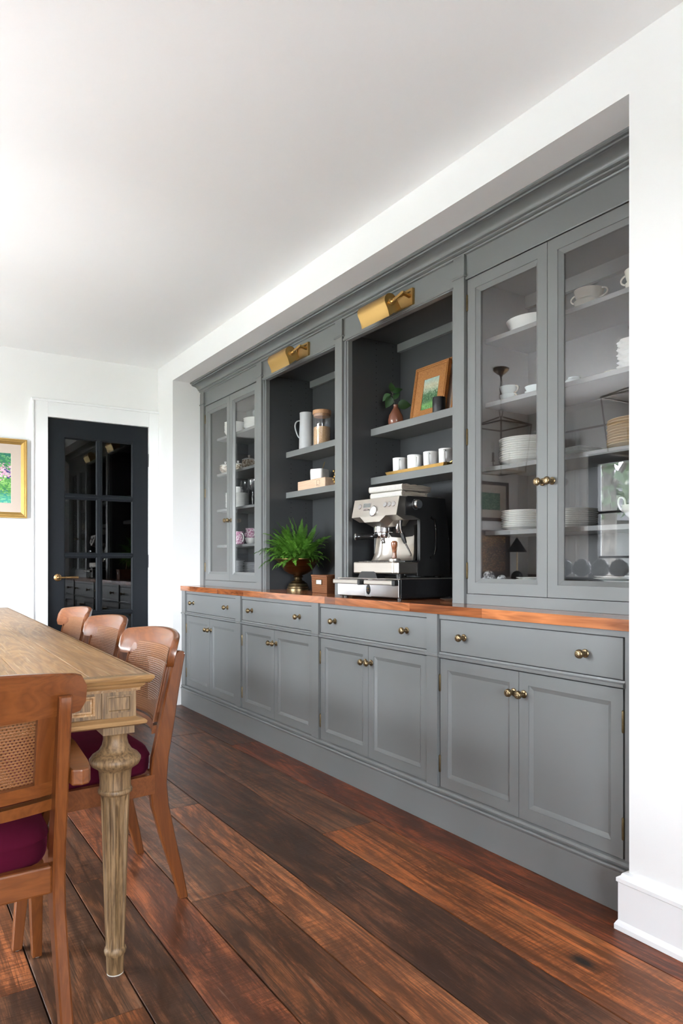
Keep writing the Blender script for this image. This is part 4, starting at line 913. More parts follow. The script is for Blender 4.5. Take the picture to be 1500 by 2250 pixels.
# ================================================================== ON THE WORKTOP
WT = 0.9072
ux, uy = -3.955, 2.222
t = thing('footed_urn', 'footed brown brass urn holding the fern on the worktop', 'urn', (ux, uy, WT))
obj('bowl', MB().lathe([(0.001, 0.084), (0.020, 0.084), (0.030, 0.090), (0.026, 0.095), (0.060, 0.106), (0.090, 0.124), (0.103, 0.145), (0.108, 0.150), (0.104, 0.153), (0.110, 0.157), (0.128, 0.180), (0.146, 0.196), (0.150, 0.197), (0.150, 0.200), (0.144, 0.200), (0.124, 0.182), (0.100, 0.152), (0.001, 0.12)], 48, cap=False), M['urn'], t)
obj('foot', MB().lathe([(0.001, 0), (0.072, 0), (0.072, 0.010), (0.068, 0.014), (0.069, 0.024), (0.063, 0.030), (0.060, 0.042), (0.048, 0.050), (0.040, 0.053), (0.043, 0.057), (0.030, 0.061), (0.024, 0.070), (0.026, 0.080), (0.038, 0.086), (0.001, 0.088)], 40, cap=False), M['urn_foot'], t)
obj('soil', MB().lathe([(0.001, 0.188), (0.10, 0.184), (0.128, 0.182), (0.001, 0.15)], 32, cap=False), M['soil'], t)
fern = thing('potted_fern', 'bushy green fern with arching fronds growing in the brass urn', 'fern', (ux, uy, WT+0.185))
def frond(L, droop, lift, wd):
    """rachis in the XZ plane, leaflets to both sides"""
    m = MB(); n = 32; pts = []; a = lift; p = Vector((0, 0, 0)); tans = []
    for k in range(n+1):
        tv = Vector((math.cos(a), 0, math.sin(a))); pts.append(p.copy()); tans.append(tv)
        p = p + tv*(L/n); a -= droop/n*(0.4+1.2*k/n)
    m.tube(pts[::2], [0.0013*(1-0.6*k/16) for k in range(17)], 4)
    for k in range(2, n+1):
        u = k/n; w_ = wd*(math.sin(PI*min(1, 0.14+0.86*u))**0.75)*1.05+0.0015; tv = tans[k]; nv = Vector((-tv.z, 0, tv.x))
        for s in (-1, 1):
            b = pts[k]; dirv = (Vector((0, s, 0))*0.9 + tv*0.38 + nv*0.16*math.sin(k*1.3)).normalized(); hw = L/n*0.50
            q = [b - tv*hw*0.8, b + dirv*w_*0.55 - tv*hw*0.85 + nv*0.0015, b + dirv*w_, b + dirv*w_*0.55 + tv*hw*0.75 + nv*0.0015, b + tv*hw*0.7]
            f = m.bm.faces.new([m.bm.verts.new(x) for x in q]); f.smooth = False
    return m.mesh('frond', M['fern'])
kinds = [frond(0.285, 0.55, 1.45, 0.023), frond(0.260, 0.9, 1.25, 0.024), frond(0.245, 1.4, 1.10, 0.025), frond(0.215, 1.3, 0.65, 0.024), frond(0.205, 2.1, 0.95, 0.024), frond(0.19, 1.4, 0.30, 0.022), frond(0.17, 0.8, 1.15, 0.021)]
rf = random.Random(21); rg = [0, 1, 1, 2, 2, 3, 4, 3, 4, 5, 6, 6]
for k in range(190):
    kd = rg[k % 12]; me = kinds[kd]; az = k*2.399963+rf.uniform(-0.3, 0.3); rad = rf.uniform(0.004, 0.095)*(0.45+0.11*kd)
    sc = rf.uniform(0.66, 1.12)*(0.72 if math.sin(az) > 0.35 else 1.0)
    o = obj('frond', me, None, fern, (rad*math.cos(az), rad*math.sin(az), 0), (rf.uniform(-0.5, 0.5), rf.uniform(-0.3, 0.25), az)); o.scale = (sc, sc, sc)
for az, sc, kd in ((3.4, 1.0, 4), (3.0, 1.1, 3), (3.75, 1.0, 2), (4.05, 1.1, 5), (3.3, 0.9, 3), (4.4, 0.9, 5), (3.6, 1.1, 1), (2.85, 0.95, 2), (3.55, 1.2, 2), (3.2, 1.22, 1), (3.9, 1.25, 3), (4.2, 1.15, 4), (3.7, 1.2, 5), (5.8, 1.1, 3), (5.4, 1.15, 5), (4.7, 1.1, 4), (0.1, 1.05, 3), (0.5, 0.9, 2), (6.1, 1.0, 4)):
    o = obj('frond', kinds[kd], None, fern, (0.05*math.cos(az), 0.05*math.sin(az), 0.004), (0, 0, az)); o.scale = (sc, sc, sc)
# wicker basket with label
t = thing('wicker_basket', 'small brown wicker basket with a white card beside the urn', 'basket', (-3.515, 2.180, WT), 0.06)
b = MB(); W_, D_, Hh = 0.078, 0.070, 0.100
rows = []
for z, k in ((0, 0.93), (0.004, 0.96), (Hh, 1.0), (Hh, 0.95), (0.01, 0.90)):
    rows.append([(-W_*k, -D_*k, z), (W_*k, -D_*k, z), (W_*k, D_*k, z), (-W_*k, D_*k, z)])
b.grid(rows, closed_u=True, smooth=False, cap=True); obj('body', b, M['wicker'], t)
rim = MB()
for a, c_ in (((-W_, -D_), (W_, -D_)), ((W_, -D_), (W_, D_)), ((W_, D_), (-W_, D_)), ((-W_, D_), (-W_, -D_))):
    rim.tube([(a[0], a[1], Hh), (c_[0], c_[1], Hh)], 0.005, 8)
obj('rim', rim, M['wicker'], t)
h = obj('label_holder', MB().frame(-0.030, 0.030, 0.048, 0.078, -D_*1.0-0.0035, -D_*0.97, 0.004), M['lantern'], t)
obj('card', MB().box(-0.027, 0.027, -D_*1.0-0.002, -D_*0.985, 0.051, 0.075), M['paper'], t)
tag(obj('cooking_spoon', MB().tube([(0, 0, 0), (0.004, 0.012, 0.10), (0.010, 0.024, 0.19)], [0.006, 0.005, 0.008], 8, flat=0.5), M['light_wood'], None, (-3.345, 2.232, WT+0.002)), 'pale stick leaning upright behind the wicker basket', 'utensil')

# ------------------------------------------------------------------ coffee station
RB = math.radians(5.4); bx, by = -2.851, 2.172
t = thing('drawer_base', 'chrome two-drawer coffee base with wide bar handles under the machine', 'drawer unit', (bx, by, WT), RB)
obj('housing', MB().box(-0.23, 0.23, -0.190, 0.20, 0.008, 0.098, b=0.002), M['black_gloss'], t)
obj('top_plate', MB().box(-0.232, 0.232, -0.200, 0.20, 0.096, 0.0995, b=0.001), M['steel'], t)
for fx in (-0.20, 0.20):
    for fy in (-0.17, 0.17): obj('foot', MB().lathe([(0.001, 0), (0.012, 0), (0.012, 0.009), (0.001, 0.009)], 12, (fx, fy, 0), cap=False), M['black_plastic'], t)
for a, b_, nm in ((-0.228, -0.006, 'left'), (0.030, 0.228, 'right')):
    d = obj('drawer', MB().box(a, b_, -0.203, -0.186, 0.012, 0.094, b=0.0015), M['chrome'], t)
    hx0, hx1 = a-0.006, b_-0.034
    if nm == 'right': hx0, hx1 = a-0.022, b_-0.020
    hb = MB().box(hx0, hx1, -0.230, -0.222, 0.070, 0.092, b=0.003); obj('handle', hb, M['steel'], d)
    hc = MB().box(hx1, hx1+0.020, -0.231, -0.204, 0.067, 0.094, b=0.003); hc.box(hx0+0.01, hx0+0.02, -0.222, -0.200, 0.072, 0.090); obj('handle_end', hc, M['black_plastic'], d)
dv = MB().box(-0.006, 0.030, -0.202, -0.188, 0.010, 0.095, b=0.001); dvo = obj('divider', dv, M['chrome'], t)
bd = MB(); bd.lathe([(0.001, 0), (0.019, 0), (0.018, 0.002), (0.001, 0.0025)], 28, mat=Matrix.Translation((0.012, -0.202, 0.045)) @ Matrix.Rotation(PI/2, 4, 'X') @ Matrix.Diagonal((0.8, 1.3, 1, 1)), cap=False); obj('badge', bd, M['black_gloss'], dvo)
bl = MB().tube([(0.003, -0.2047, 0.049), (0.007, -0.2047, 0.054), (0.009, -0.2047, 0.046), (0.013, -0.2047, 0.053), (0.015, -0.2047, 0.046), (0.021, -0.2047, 0.052)], 0.0009, 5); bl.tube([(0.004, -0.2047, 0.038), (0.010, -0.2047, 0.040), (0.013, -0.2047, 0.037), (0.020, -0.2047, 0.040)], 0.0008, 5); obj('badge_script', bl, M['gold'], dvo)
# espresso machine
MZ = WT+0.0995
t = thing('espresso_machine', 'brushed steel espresso machine with black side panels on drawer base', 'coffee machine', (bx+0.012, by+0.004, MZ), RB)
X0, X1 = -0.165, 0.165; YF, YBk = -0.178, 0.185
def sidepoly(x0, x1, pts, name, mat, bev=0.004):
    m = MB(); m.prism(pts, x0, x1)
    if bev:
        es = [e for e in m.bm.edges]; bmesh.ops.bevel(m.bm, geom=es, offset=bev, segments=2, affect='EDGES', profile=0.5)
    return obj(name, m, mat, t)
sidepoly(X0+0.012, X1-0.012, [(YF+0.07, 0.012), (YBk, 0.012), (YBk, 0.06), (-0.02, 0.085), (YF+0.07, 0.085)], 'base', M['black_plastic'])
# drip tray front
m = MB(); m.prism([(X0, YF+0.020), (X0+0.02, YF), (X1-0.02, YF), (X1, YF+0.020), (X1, YF+0.19), (X0, YF+0.19)], 0.022, 0.078, axis='Z'); bmesh.ops.bevel(m.bm, geom=m.bm.edges[:], offset=0.006, segments=2, affect='EDGES', profile=0.5)
dt = obj('drip_tray', m, M['steel'], t)
g = MB()
for k in range(22): g.box(X0+0.03+k*0.0125, X0+0.036+k*0.0125, YF+0.025, YF+0.125, 0.0785, 0.0805)
go = obj('drip_grate', g, M['steel'], dt); go['kind'] = 'stuff'
m = MB(); m.prism([(X0+0.055, 0.0), (X0+0.20, 0.0), (X0+0.19, 0.024), (X0+0.175, 0.032), (X0+0.085, 0.032), (X0+0.070, 0.024)], YF-0.002, YF+0.05, axis='Y'); obj('grip_recess', m, M['black_plastic'], dt)
for fx in (X0+0.04, X1-0.04):
    for fy in (YF+0.06, YBk-0.04): obj('foot', MB().lathe([(0.001, 0), (0.016, 0), (0.018, 0.022), (0.001, 0.022)], 14, (fx, fy, 0), cap=False), M['black_plastic'], t)
# back splash: concave sheet
rows = []
for z, y, hw in ((0.078, -0.030, 0.150), (0.090, -0.012, 0.146), (0.12, 0.000, 0.139), (0.20, 0.008, 0.134), (0.26, 0.006, 0.133)):
    rows.append([(-hw-0.004, y-0.040, z), (-hw, y-0.018, z), (-hw*0.9, y-0.002, z), (-hw*0.6, y+0.004, z), (0, y+0.006, z), (hw*0.6, y+0.004, z), (hw*0.9, y-0.002, z), (hw, y-0.018, z), (hw+0.004, y-0.040, z)])
m = MB(); m.grid(rows); obj('back_splash', m, M['steel'], t, sharp=60)
# head: slanted control front with stepped underside
m = MB(); prof_b = [(X0, 0.300), (X0+0.065, 0.300), (X0+0.105, 0.272), (X0+0.215, 0.272), (X0+0.255, 0.300), (X1, 0.300)]
fr = [(x, YF+0.0+(z-0.272)*0.14, z) for x, z in prof_b] + [(X1, YF+0.024, 0.388), (X0, YF+0.024, 0.388)]
bk = [(x, YF+0.055, z-0.022) for x, z in prof_b] + [(X1, YF+0.075, 0.390), (X0, YF+0.075, 0.390)]
bk2 = [(x, 0.0, z-0.016) for x, z in prof_b] + [(X1, 0.0, 0.390), (X0, 0.0, 0.390)]
m.grid([fr, bk, bk2], closed_u=True, smooth=False, cap=True); hd = obj('head', m, M['steel'], t)
def front(x, z): return (x, YF+0.003+(z-0.300)*0.24, z)
TILT = math.radians(90-13)
def disc(name, x, z, r, hgt, mat, parent, prof=None):
    mt = Matrix.Translation(front(x, z)) @ Matrix.Rotation(TILT, 4, 'X')
    return obj(name, MB().lathe(prof or [(0.001, -0.004), (r, -0.004), (r, hgt*0.7), (r*0.9, hgt), (0.001, hgt)], 24, mat=mt, cap=False), mat, parent)
for x in (X0+0.052, X1-0.090, X1-0.060, X1-0.030):
    b = disc('button', x, 0.352, 0.0125, 0.004, M['chrome'], hd)
gz = disc('pressure_gauge', X0+0.160, 0.325, 0.027, 0.006, M['chrome'], hd, [(0.001, -0.004), (0.027, -0.004), (0.027, 0.004), (0.0245, 0.006), (0.0235, 0.003), (0.001, 0.003)])
disc('gauge_dial', X0+0.160, 0.325, 0.0232, 0.0036, M['paper'], hd)
mt = Matrix.Translation(front(X0+0.106, 0.356)) @ Matrix.Rotation(math.radians(-13), 4, 'X')
sc = MB().frame(-0.027, 0.027, -0.012, 0.012, -0.003, 0.003, 0.003, M4=mt); obj('display_bezel', sc, M['chrome'], hd)
sc = MB().box(-0.0245, 0.0245, -0.0015, 0.003, -0.0095, 0.0095, mat=mt); obj('display', sc, M['display'], hd)
for k in range(4): disc('small_button', X0+0.088+k*0.0125, 0.334, 0.0045, 0.003, M['chrome'], hd)
# black sides and housing
hs = [(-0.06, 0.300), (-0.02, 0.285), (-0.02, 0.085), (-0.04, 0.075), (-0.04, 0.010), (YBk, 0.010), (YBk, 0.12), (YBk-0.022, 0.30), (YBk-0.034, 0.392), (-0.10, 0.392), (-0.118, 0.380), (-0.118, 0.300)]
for s in (-1, 1):
    x0, x1 = (X1-0.016, X1+0.004) if s > 0 else (X0-0.004, X0+0.016)
    so = sidepoly(x0, x1, hs, 'side_panel', M['black_plastic'], 0.003)
    xx = X1+0.0045 if s > 0 else X0-0.0045
    hp = MB().tube([(xx, 0.050, 0.295), (xx, 0.075, 0.285), (xx, 0.083, 0.255), (xx, 0.086, 0.19), (xx, 0.083, 0.135), (xx, 0.072, 0.108), (xx, 0.045, 0.098)], 0.006, 8); obj('side_grip', hp, M['black_gloss'], so)
sidepoly(X0+0.016, X1-0.016, [(0.014, 0.012), (YBk, 0.012), (YBk-0.034, 0.390), (-0.10, 0.390), (-0.02, 0.285), (0.014, 0.20)], 'housing', M['black_plastic'], 0.0)
obj('cup_warmer', MB().box(X0+0.01, X1-0.01, -0.098, YBk-0.045, 0.390, 0.395, b=0.002), M['steel'], t)
kn = MB().lathe([(0.001, 0), (0.026, 0), (0.026, 0.006), (0.022, 0.008), (0.022, 0.030), (0.020, 0.033), (0.001, 0.033)], 24, mat=Matrix.Translation((X1+0.004, -0.060, 0.352)) @ Matrix.Rotation(PI/2, 4, 'Y'), cap=False); obj('steam_dial', kn, M['chrome'], t)
# group head and portafilter
gx, gy = -0.028, -0.082
obj('group_head', MB().lathe([(0.001, 0.222), (0.046, 0.222), (0.049, 0.226), (0.049, 0.258), (0.045, 0.275), (0.001, 0.275)], 36, (gx, gy, 0), cap=False), M['chrome'], t)
ph = Vector((-0.50, -0.86, -0.03)).normalized()
pf = obj('portafilter', MB().lathe([(0.001, 0.196), (0.034, 0.196), (0.038, 0.203), (0.038, 0.222), (0.001, 0.222)], 32, (gx, gy, 0), cap=False), M['chrome'], t)
A = Vector((gx, gy, 0.207))
obj('handle', MB().tube([A+ph*0.036, A+ph*0.055, A+ph*0.058, A+ph*0.080, A+ph*0.112, A+ph*0.138, A+ph*0.142], [0.009, 0.010, 0.0155, 0.0135, 0.017, 0.019, 0.017], 16), M['black_gloss'], pf)
obj('handle_cap', MB().tube([A+ph*0.141, A+ph*0.145, A+ph*0.147], [0.0175, 0.0165, 0.009], 16), M['chrome'], pf)
sp = MB().tube([(gx, gy, 0.197), (gx, gy, 0.188), (gx-0.006, gy-0.004, 0.180)], 0.008, 10)
for s in (-1, 1): sp.tube([(gx, gy, 0.186), (gx+s*0.012, gy-s*0.006, 0.182), (gx+s*0.017, gy-s*0.009, 0.172)], [0.006, 0.005, 0.0045], 10)
obj('spout', sp, M['chrome'], pf)
obj('hot_water_spout', MB().tube([(0.062, -0.07, 0.275), (0.062, -0.07, 0.225), (0.062, -0.07, 0.220)], [0.009, 0.009, 0.006], 12), M['chrome'], t)
wv = [(0.098, -0.085, 0.285), (0.098, -0.085, 0.262), (0.100, -0.084, 0.235), (0.108, -0.078, 0.20), (0.120, -0.068, 0.160), (0.138, -0.054, 0.115), (0.137, -0.056, 0.106)]
obj('steam_wand', MB().tube(wv, [0.011, 0.008, 0.005, 0.005, 0.0045, 0.0045, 0.006], 10), M['chrome'], t)
obj('wand_grip', MB().tube([(0.1045, -0.081, 0.217), (0.111, -0.0755, 0.188), (0.117, -0.0705, 0.168)], [0.010, 0.011, 0.008], 12), M['black_plastic'], t)
t2 = thing('tamper', 'coffee tamper with walnut handle and steel foot on the drip tray', 'tamper', (0, 0, 0))
RM = Matrix.Translation((bx+0.012, by+0.004, MZ)) @ Matrix.Rotation(RB, 4, 'Z')
t2.location = RM @ Vector((0.055, -0.085, 0.0807))
obj('foot', MB().lathe([(0.001, 0), (0.028, 0), (0.028, 0.012), (0.024, 0.015), (0.010, 0.018), (0.001, 0.018)], 28, cap=False), M['steel'], t2)
obj('handle', MB().lathe([(0.001, 0.016), (0.012, 0.017), (0.011, 0.030), (0.0105, 0.045), (0.0135, 0.065), (0.0165, 0.080), (0.0160, 0.092), (0.010, 0.099), (0.001, 0.100)], 24, cap=False), M['walnut'], t2, color=(0.75, 0.7, 0.7))
# folded towels on the machine: each a rounded stack of folds
def towel(label, x, y, z, rz, w_, d_, h_, seed):
    t = thing('folded_towel', label, 'towel', (x, y, z), rz, 'folded striped towels on the coffee machine')
    r = random.Random(seed); n = 26; out = []
    def side(k, off): return off + 0.0025*math.sin(k*0.9+seed)
    top = [(-d_/2 + d_*k/n, h_ + side(k, 0) - 0.004*(k/n) - (0.006 if k > n-3 else 0)) for k in range(n+1)]
    bot = [(-d_/2 + d_*k/n, 0.0005) for k in range(n, -1, -1)]
    nose = [(-d_/2 - h_*0.22*math.sin(PI*j/6), h_/2 - (h_/2)*math.cos(PI*j/6)) for j in range(1, 6)]
    # outline: front fold is round, back edge shows layers
    prof = nose + top[0:] + bot[:]
    m = MB(); m.prism(prof, -w_/2, w_/2, smooth=True); obj('fold', m, M['towel'], t, sharp=50)
    e = MB()
    for s in (-1, 1):
        for j in range(4):
            zz = h_*(0.16+0.22*j)
            pts = [(s*(w_/2+0.0008), -d_/2+0.01+0.004*j + (d_-0.02)*k/10, zz + 0.0022*math.sin(k*0.8+j*1.7+seed)) for k in range(11)]
            e.tube(pts, 0.0024, 6)
        pts = [(s*(w_/2+0.0005), -d_/2-h_*0.22*math.sin(PI*j/8)*0.8, h_/2-(h_/2)*math.cos(PI*j/8)*0.85) for j in range(9)]
        e.tube(pts, 0.0022, 6)
    obj('hemmed_edges', e, M['linen'], t)
    return t
tz = MZ+0.3955; tp = RM @ Vector((0.005, -0.010, 0))
towel('cream striped folded towel, lower one, lying on the coffee machine', tp.x, tp.y, tz, RB-0.02, 0.235, 0.165, 0.024, 1)
towel('cream striped folded towel, upper one, lying on the coffee machine', tp.x+0.002, tp.y+0.006, tz+0.0275, RB+0.03, 0.232, 0.195, 0.031, 4)
for nm, p, r, lb in (('saucer', (-2.475, 2.20), 0.055, 'small steel dish lying on worktop right of the drawer base'), ):
    tag(obj(nm, plate_mesh(nm, r, 0.009, M['steel']), None, None, (p[0], p[1], WT)), lb, 'dish')

# ================================================================== DINING TABLE
RT = math.radians(-1.69); TC = (-3.4646, 0.1149)
table = thing('dining_table', 'long weathered oak dining table with turned fluted legs', 'table', (*TC, 0), RT)
LX, LY = 1.548, 0.448                       # leg axes
BX, BY = LX+0.043, LY+0.043                  # apron outer faces
def TP(mb, nm, mat, parent=None, color=(1,1,1), rot=None, loc=(0,0,0)): return obj(nm, mb, mat, parent or table, loc, rot or (0,0,0), color)
TX, TY = BX+0.039, BY+0.039
edgep = [(0.0, 0.790), (0.0, 0.7855), (-0.002, 0.780), (-0.008, 0.772), (-0.012, 0.769), (-0.045, 0.769)]
# top: lengthwise boards between the end boards, all with the moulded edge on the outside
bw = 0.145
def plank_board(x0, x1, y0, y1, col, edge):
    m = MB()
    m.box(x0, x1, y0, y1, 0.769, 0.790, b=0.0012); return TP(m, 'board', M['oak'], None, col)
ym = TY-0.012; xm = TX-0.012
ys = [-ym, -ym+bw]; n = 5; stepy = (2*ym-2*bw)/n
for k in range(n): ys.append(-ym+bw+(k+1)*stepy)
ys.append(ym)
cols_ = [(1,1,1), (1.08,1.06,1.04), (0.95,0.95,0.95), (1.12,1.08,1.05), (1.0,0.98,0.95), (1.1,1.08,1.06), (0.9,0.86,0.82)]
for k in range(len(ys)-1):
    plank_board(-xm+0.03, xm-0.03, ys[k]+0.0006, ys[k+1]-0.0006, cols_[k], None)
def end_rail(s):
    m = MB(); x0, x1 = sorted((s*(xm-0.0288), s*xm)); m.box(x0, x1, -ym, ym, 0.769, 0.7905, b=0.0012); TP(m, 'end_board', M['oak_v'], None)
for s in (-1, 1): end_rail(s)
m = MB(); rows = []
for d, z in ((-0.012, 0.7905), (-0.003, 0.7895), (0, 0.786), (-0.001, 0.781), (-0.007, 0.773), (-0.010, 0.770), (-0.020, 0.7685), (-0.022, 0.762), (-0.028, 0.757), (-0.034, 0.752), (-0.036, 0.747), (-0.060, 0.747)):
    rows.append([(-TX-d, -TY-d, z), (TX+d, -TY-d, z), (TX+d, TY+d, z), (-TX-d, TY+d, z)])
m.grid(rows, closed_u=True, smooth=False); TP(m, 'edge_moulding', M['oak_m'], None, (1.0, 0.97, 0.9))
TP(MB().box(-TX+0.03, TX-0.03, -TY+0.03, TY-0.03, 0.748, 0.769), 'subtop', M['oak'], None, (0.8, 0.8, 0.8))
# apron rails with raised framed panels
for s in (-1, 1):
    a = TP(MB().box(-LX+0.043, LX-0.043, s*(BY-0.030)-0.0, s*(BY-0.008), 0.655, 0.749), 'apron', M['oak'])
    TP(MB().box(s*(BX-0.030), s*(BX-0.008), -LY+0.043, LY-0.043, 0.655, 0.749), 'apron', M['oak_v'])
    fm = MB(); mt = Matrix.Translation((s*(BX-0.0015), 0, 0)) @ Matrix.Rotation(s*PI/2, 4, 'Z')
    fm.frame(-LY+0.060, LY-0.060, 0.690, 0.740, 0.0, 0.010, 0.005, step=[(0.007, 0.004), (0.011, 0.0045)], M4=mt); TP(fm, 'apron_panel', M['oak'])
    fm = MB(); mt = Matrix.Translation((0, s*(BY-0.0015), 0)) @ Matrix.Rotation(PI/2+s*PI/2, 4, 'Z')
    fm.frame(-LX+0.060, LX-0.060, 0.690, 0.740, 0.0, 0.010, 0.005, step=[(0.007, 0.004), (0.011, 0.0045)], M4=mt); TP(fm, 'apron_panel', M['oak'])
m = MB(); rows = []
for d, z in ((-0.03, 0.680), (0.0, 0.680), (0.006, 0.677), (0.020, 0.673), (0.024, 0.669), (0.022, 0.663), (0.012, 0.659), (0.004, 0.656), (-0.03, 0.655)):
    rows.append([(-BX-d, -BY-d, z), (BX+d, -BY-d, z), (BX+d, BY+d, z), (-BX-d, BY+d, z)])
m.grid(rows, closed_u=True, closed_v=True, smooth=False); TP(m, 'lower_moulding', M['oak_m'])
def flute(r, z, a):
    return r*(1 - (0.24 if 0.085 < z < 0.450 else 0)*max(0, math.cos(9*a+0.6)-0.10)**0.7)
legm = MB(); pr = [(0.001, 0), (0.0205, 0), (0.0215, 0.003), (0.0235, 0.048), (0.0265, 0.052), (0.0285, 0.060), (0.0265, 0.067), (0.0245, 0.070)]
for k in range(0, 17): z = 0.075+k*(0.470-0.075)/16; pr.append((0.0245+(0.0365-0.0245)*(z-0.075)/0.395, z))
pr += [(0.0375, 0.474), (0.043, 0.478), (0.044, 0.484), (0.042, 0.488), (0.040, 0.490), (0.0395, 0.510), (0.042, 0.535), (0.046, 0.541), (0.060, 0.550), (0.0655, 0.560), (0.0655, 0.567), (0.058, 0.577), (0.046, 0.585), (0.043, 0.587), (0.041, 0.590), (0.034, 0.602), (0.0305, 0.617), (0.0315, 0.630), (0.035, 0.635), (0.040, 0.637), (0.001, 0.637)]
# denser rings through the fluted shaft's ends
legm.lathe(pr, 108, cap=False, rfun=flute); legme = legm.mesh('leg', M['oak_v'], 40)
for sx in (-1, 1):
    for sy in (-1, 1):
        l = obj('leg', legme, None, table, (sx*LX, sy*LY, 0))
        bk = MB().box(-0.043, 0.043, -0.043, 0.043, 0.680, 0.749); bk.box(-0.040, 0.040, -0.040, 0.040, 0.636, 0.656)
        obj('corner_block', bk, M['oak_v'], l)
        for q in range(4):
            fm = MB(); fm.frame(-0.032, 0.032, 0.693, 0.738, -0.0455, -0.041, 0.005, step=[(0.007, -0.0425)], M4=Matrix.Rotation(q*PI/2, 4, 'Z')); obj('block_panel', fm, M['oak_v'], l)
        obj('glide', MB().lathe([(0.001, -0.0005), (0.0215, -0.0005), (0.0215, 0.002), (0.001, 0.002)], 20, cap=False), M['glide'], l)

# ================================================================== DINING CHAIRS  (local: seat faces -y)
def post_pts():
    # rear leg and back post in profile: (y, z, depth)
    return [(0.246, 0.0, 0.028), (0.228, 0.08, 0.034), (0.196, 0.20, 0.046), (0.170, 0.31, 0.055), (0.163, 0.38, 0.056), (0.170, 0.46, 0.054), (0.188, 0.55, 0.050), (0.208, 0.66, 0.044), (0.228, 0.76, 0.038), (0.234, 0.782, 0.036), (0.236, 0.792, 0.028), (0.236, 0.796, 0.014)]
def back_y(x, z):
    """surface of the bowed back panel"""
    u = (z-0.55)/(0.82-0.55)
    return 0.160 + 0.062*u + 0.040*(1-(x/0.20)**2)
def make_chair(arms, label, loc, rz):
    t = thing('dining_chair', label, 'chair', loc, rz, 'teak dining chairs round the table')
    for s in (-1, 1):
        m = MB(); rows = []; xw = 0.0135
        for y, z, d in post_pts():
            x = s*(0.205 if z > 0.3 else 0.205+0.006*(0.3-z)/0.3); c = 0.004 if d > 0.02 else 0.003
            rows.append([(x-xw+c, y-d/2, z), (x+xw-c, y-d/2, z), (x+xw, y-d/2+c, z), (x+xw, y+d/2-c, z), (x+xw-c, y+d/2, z), (x-xw+c, y+d/2, z), (x-xw, y+d/2-c, z), (x-xw, y-d/2+c, z)])
        m.grid(rows, closed_u=True, cap=True); p = obj('leg', m, M['teak'], t, sharp=40)
        obj('glide', MB().lathe([(0.001, -0.0005), (0.012, -0.0005), (0.012, 0.003), (0.001, 0.003)], 14, (s*0.211, 0.246, 0), cap=False), M['glide'], p)
        m = MB(); rows = []
        for z, y, hw in ((0.0, -0.258, 0.0125), (0.20, -0.240, 0.0165), (0.352, -0.226, 0.021), (0.410, -0.224, 0.021)):
            x = s*(0.250 - 0.012*z/0.4); rows.append([(x-hw, y-hw, z), (x+hw, y-hw, z), (x+hw, y+hw, z), (x-hw, y+hw, z)])
        m.grid(rows, closed_u=True, smooth=False, cap=True); bmesh.ops.bevel(m.bm, geom=m.bm.edges[:], offset=0.003, segments=2, affect='EDGES', profile=0.5)
        p = obj('leg', m, M['teak'], t)
        obj('glide', MB().lathe([(0.001, -0.0005), (0.011, -0.0005), (0.011, 0.003), (0.001, 0.003)], 14, (s*0.250, -0.258, 0), cap=False), M['glide'], p)
        m = MB(); rows = []                                  # side rail
        for y, x in ((-0.205, 0.236), (0.0, 0.226), (0.150, 0.208)): rows.append([(s*(x-0.011), y, 0.352), (s*(x+0.011), y, 0.352), (s*(x+0.011), y, 0.412), (s*(x-0.011), y, 0.412)])
        m.grid(rows, closed_u=True, smooth=False, cap=True); obj('seat_rail', m, M['teak_x'], t)
    obj('seat_rail', MB().box(-0.232, 0.232, -0.238, -0.212, 0.352, 0.410, b=0.004), M['teak_x'], t)
    obj('seat_rail', MB().box(-0.193, 0.193, 0.150, 0.180, 0.352, 0.414, b=0.005, seg=2), M['teak_x'], t)
    # cushion
    rows = []; nu = 28
    for z, k in ((0.408, 0.90), (0.409, 0.965), (0.420, 0.992), (0.440, 1.0), (0.458, 1.0), (0.462, 1.012), (0.466, 1.0), (0.485, 0.955), (0.500, 0.84), (0.508, 0.60), (0.511, 0.30), (0.512, 0.05)):
        r = []
        for j in range(nu):
            a = 2*PI*(j+0.5)/nu; cx_, sy_ = math.cos(a), math.sin(a); e = 0.36
            x = math.copysign(abs(cx_)**e, cx_); y = math.copysign(abs(sy_)**e, sy_); hw = 0.228 - 0.018*(y+1)/2*1.6
            r.append((x*hw*k, -0.035+y*0.198*k, z))
        rows.append(r)
    m = MB(); m.grid(rows, closed_u=True, cap=True); obj('cushion', m, M['velvet'], t, sharp=70)
    # cane panel on the front of the back, bowed
    m = MB(); nx, nz = 14, 8; uvl = m.bm.loops.layers.uv.new('uv')
    grid = []
    for i in range(nz+1):
        z = 0.572 + (0.800-0.572)*i/nz; grid.append([m.bm.verts.new((x, back_y(x, z)-0.012, z)) for x in [(-0.188+0.376*j/nx)*(1 if z < 0.757 else 0.80) for j in range(nx+1)]])
    for i in range(nz):
        for j in range(nx):
            f = m.bm.faces.new((grid[i][j], grid[i][j+1], grid[i+1][j+1], grid[i+1][j])); f.smooth = True
            for lp, (a, b) in zip(f.loops, ((j, i), (j+1, i), (j+1, i+1), (j, i+1))): lp[uvl].uv = (0.376*a/nx, 0.228*b/nz)
    obj('cane_panel', m, M['cane'], t)
    bead = MB()
    for s in (-1, 1): bead.tube([(s*0.189, back_y(0.189, z)-0.013, z) for z in (0.572, 0.62, 0.67, 0.72, 0.756)], 0.0035, 6)
    bead.tube([(x, back_y(x, 0.572)-0.013, 0.572) for x in [-0.189+0.378*k/12 for k in range(13)]], 0.0035, 6)
    obj('cane_bead', bead, M['teak'], t)
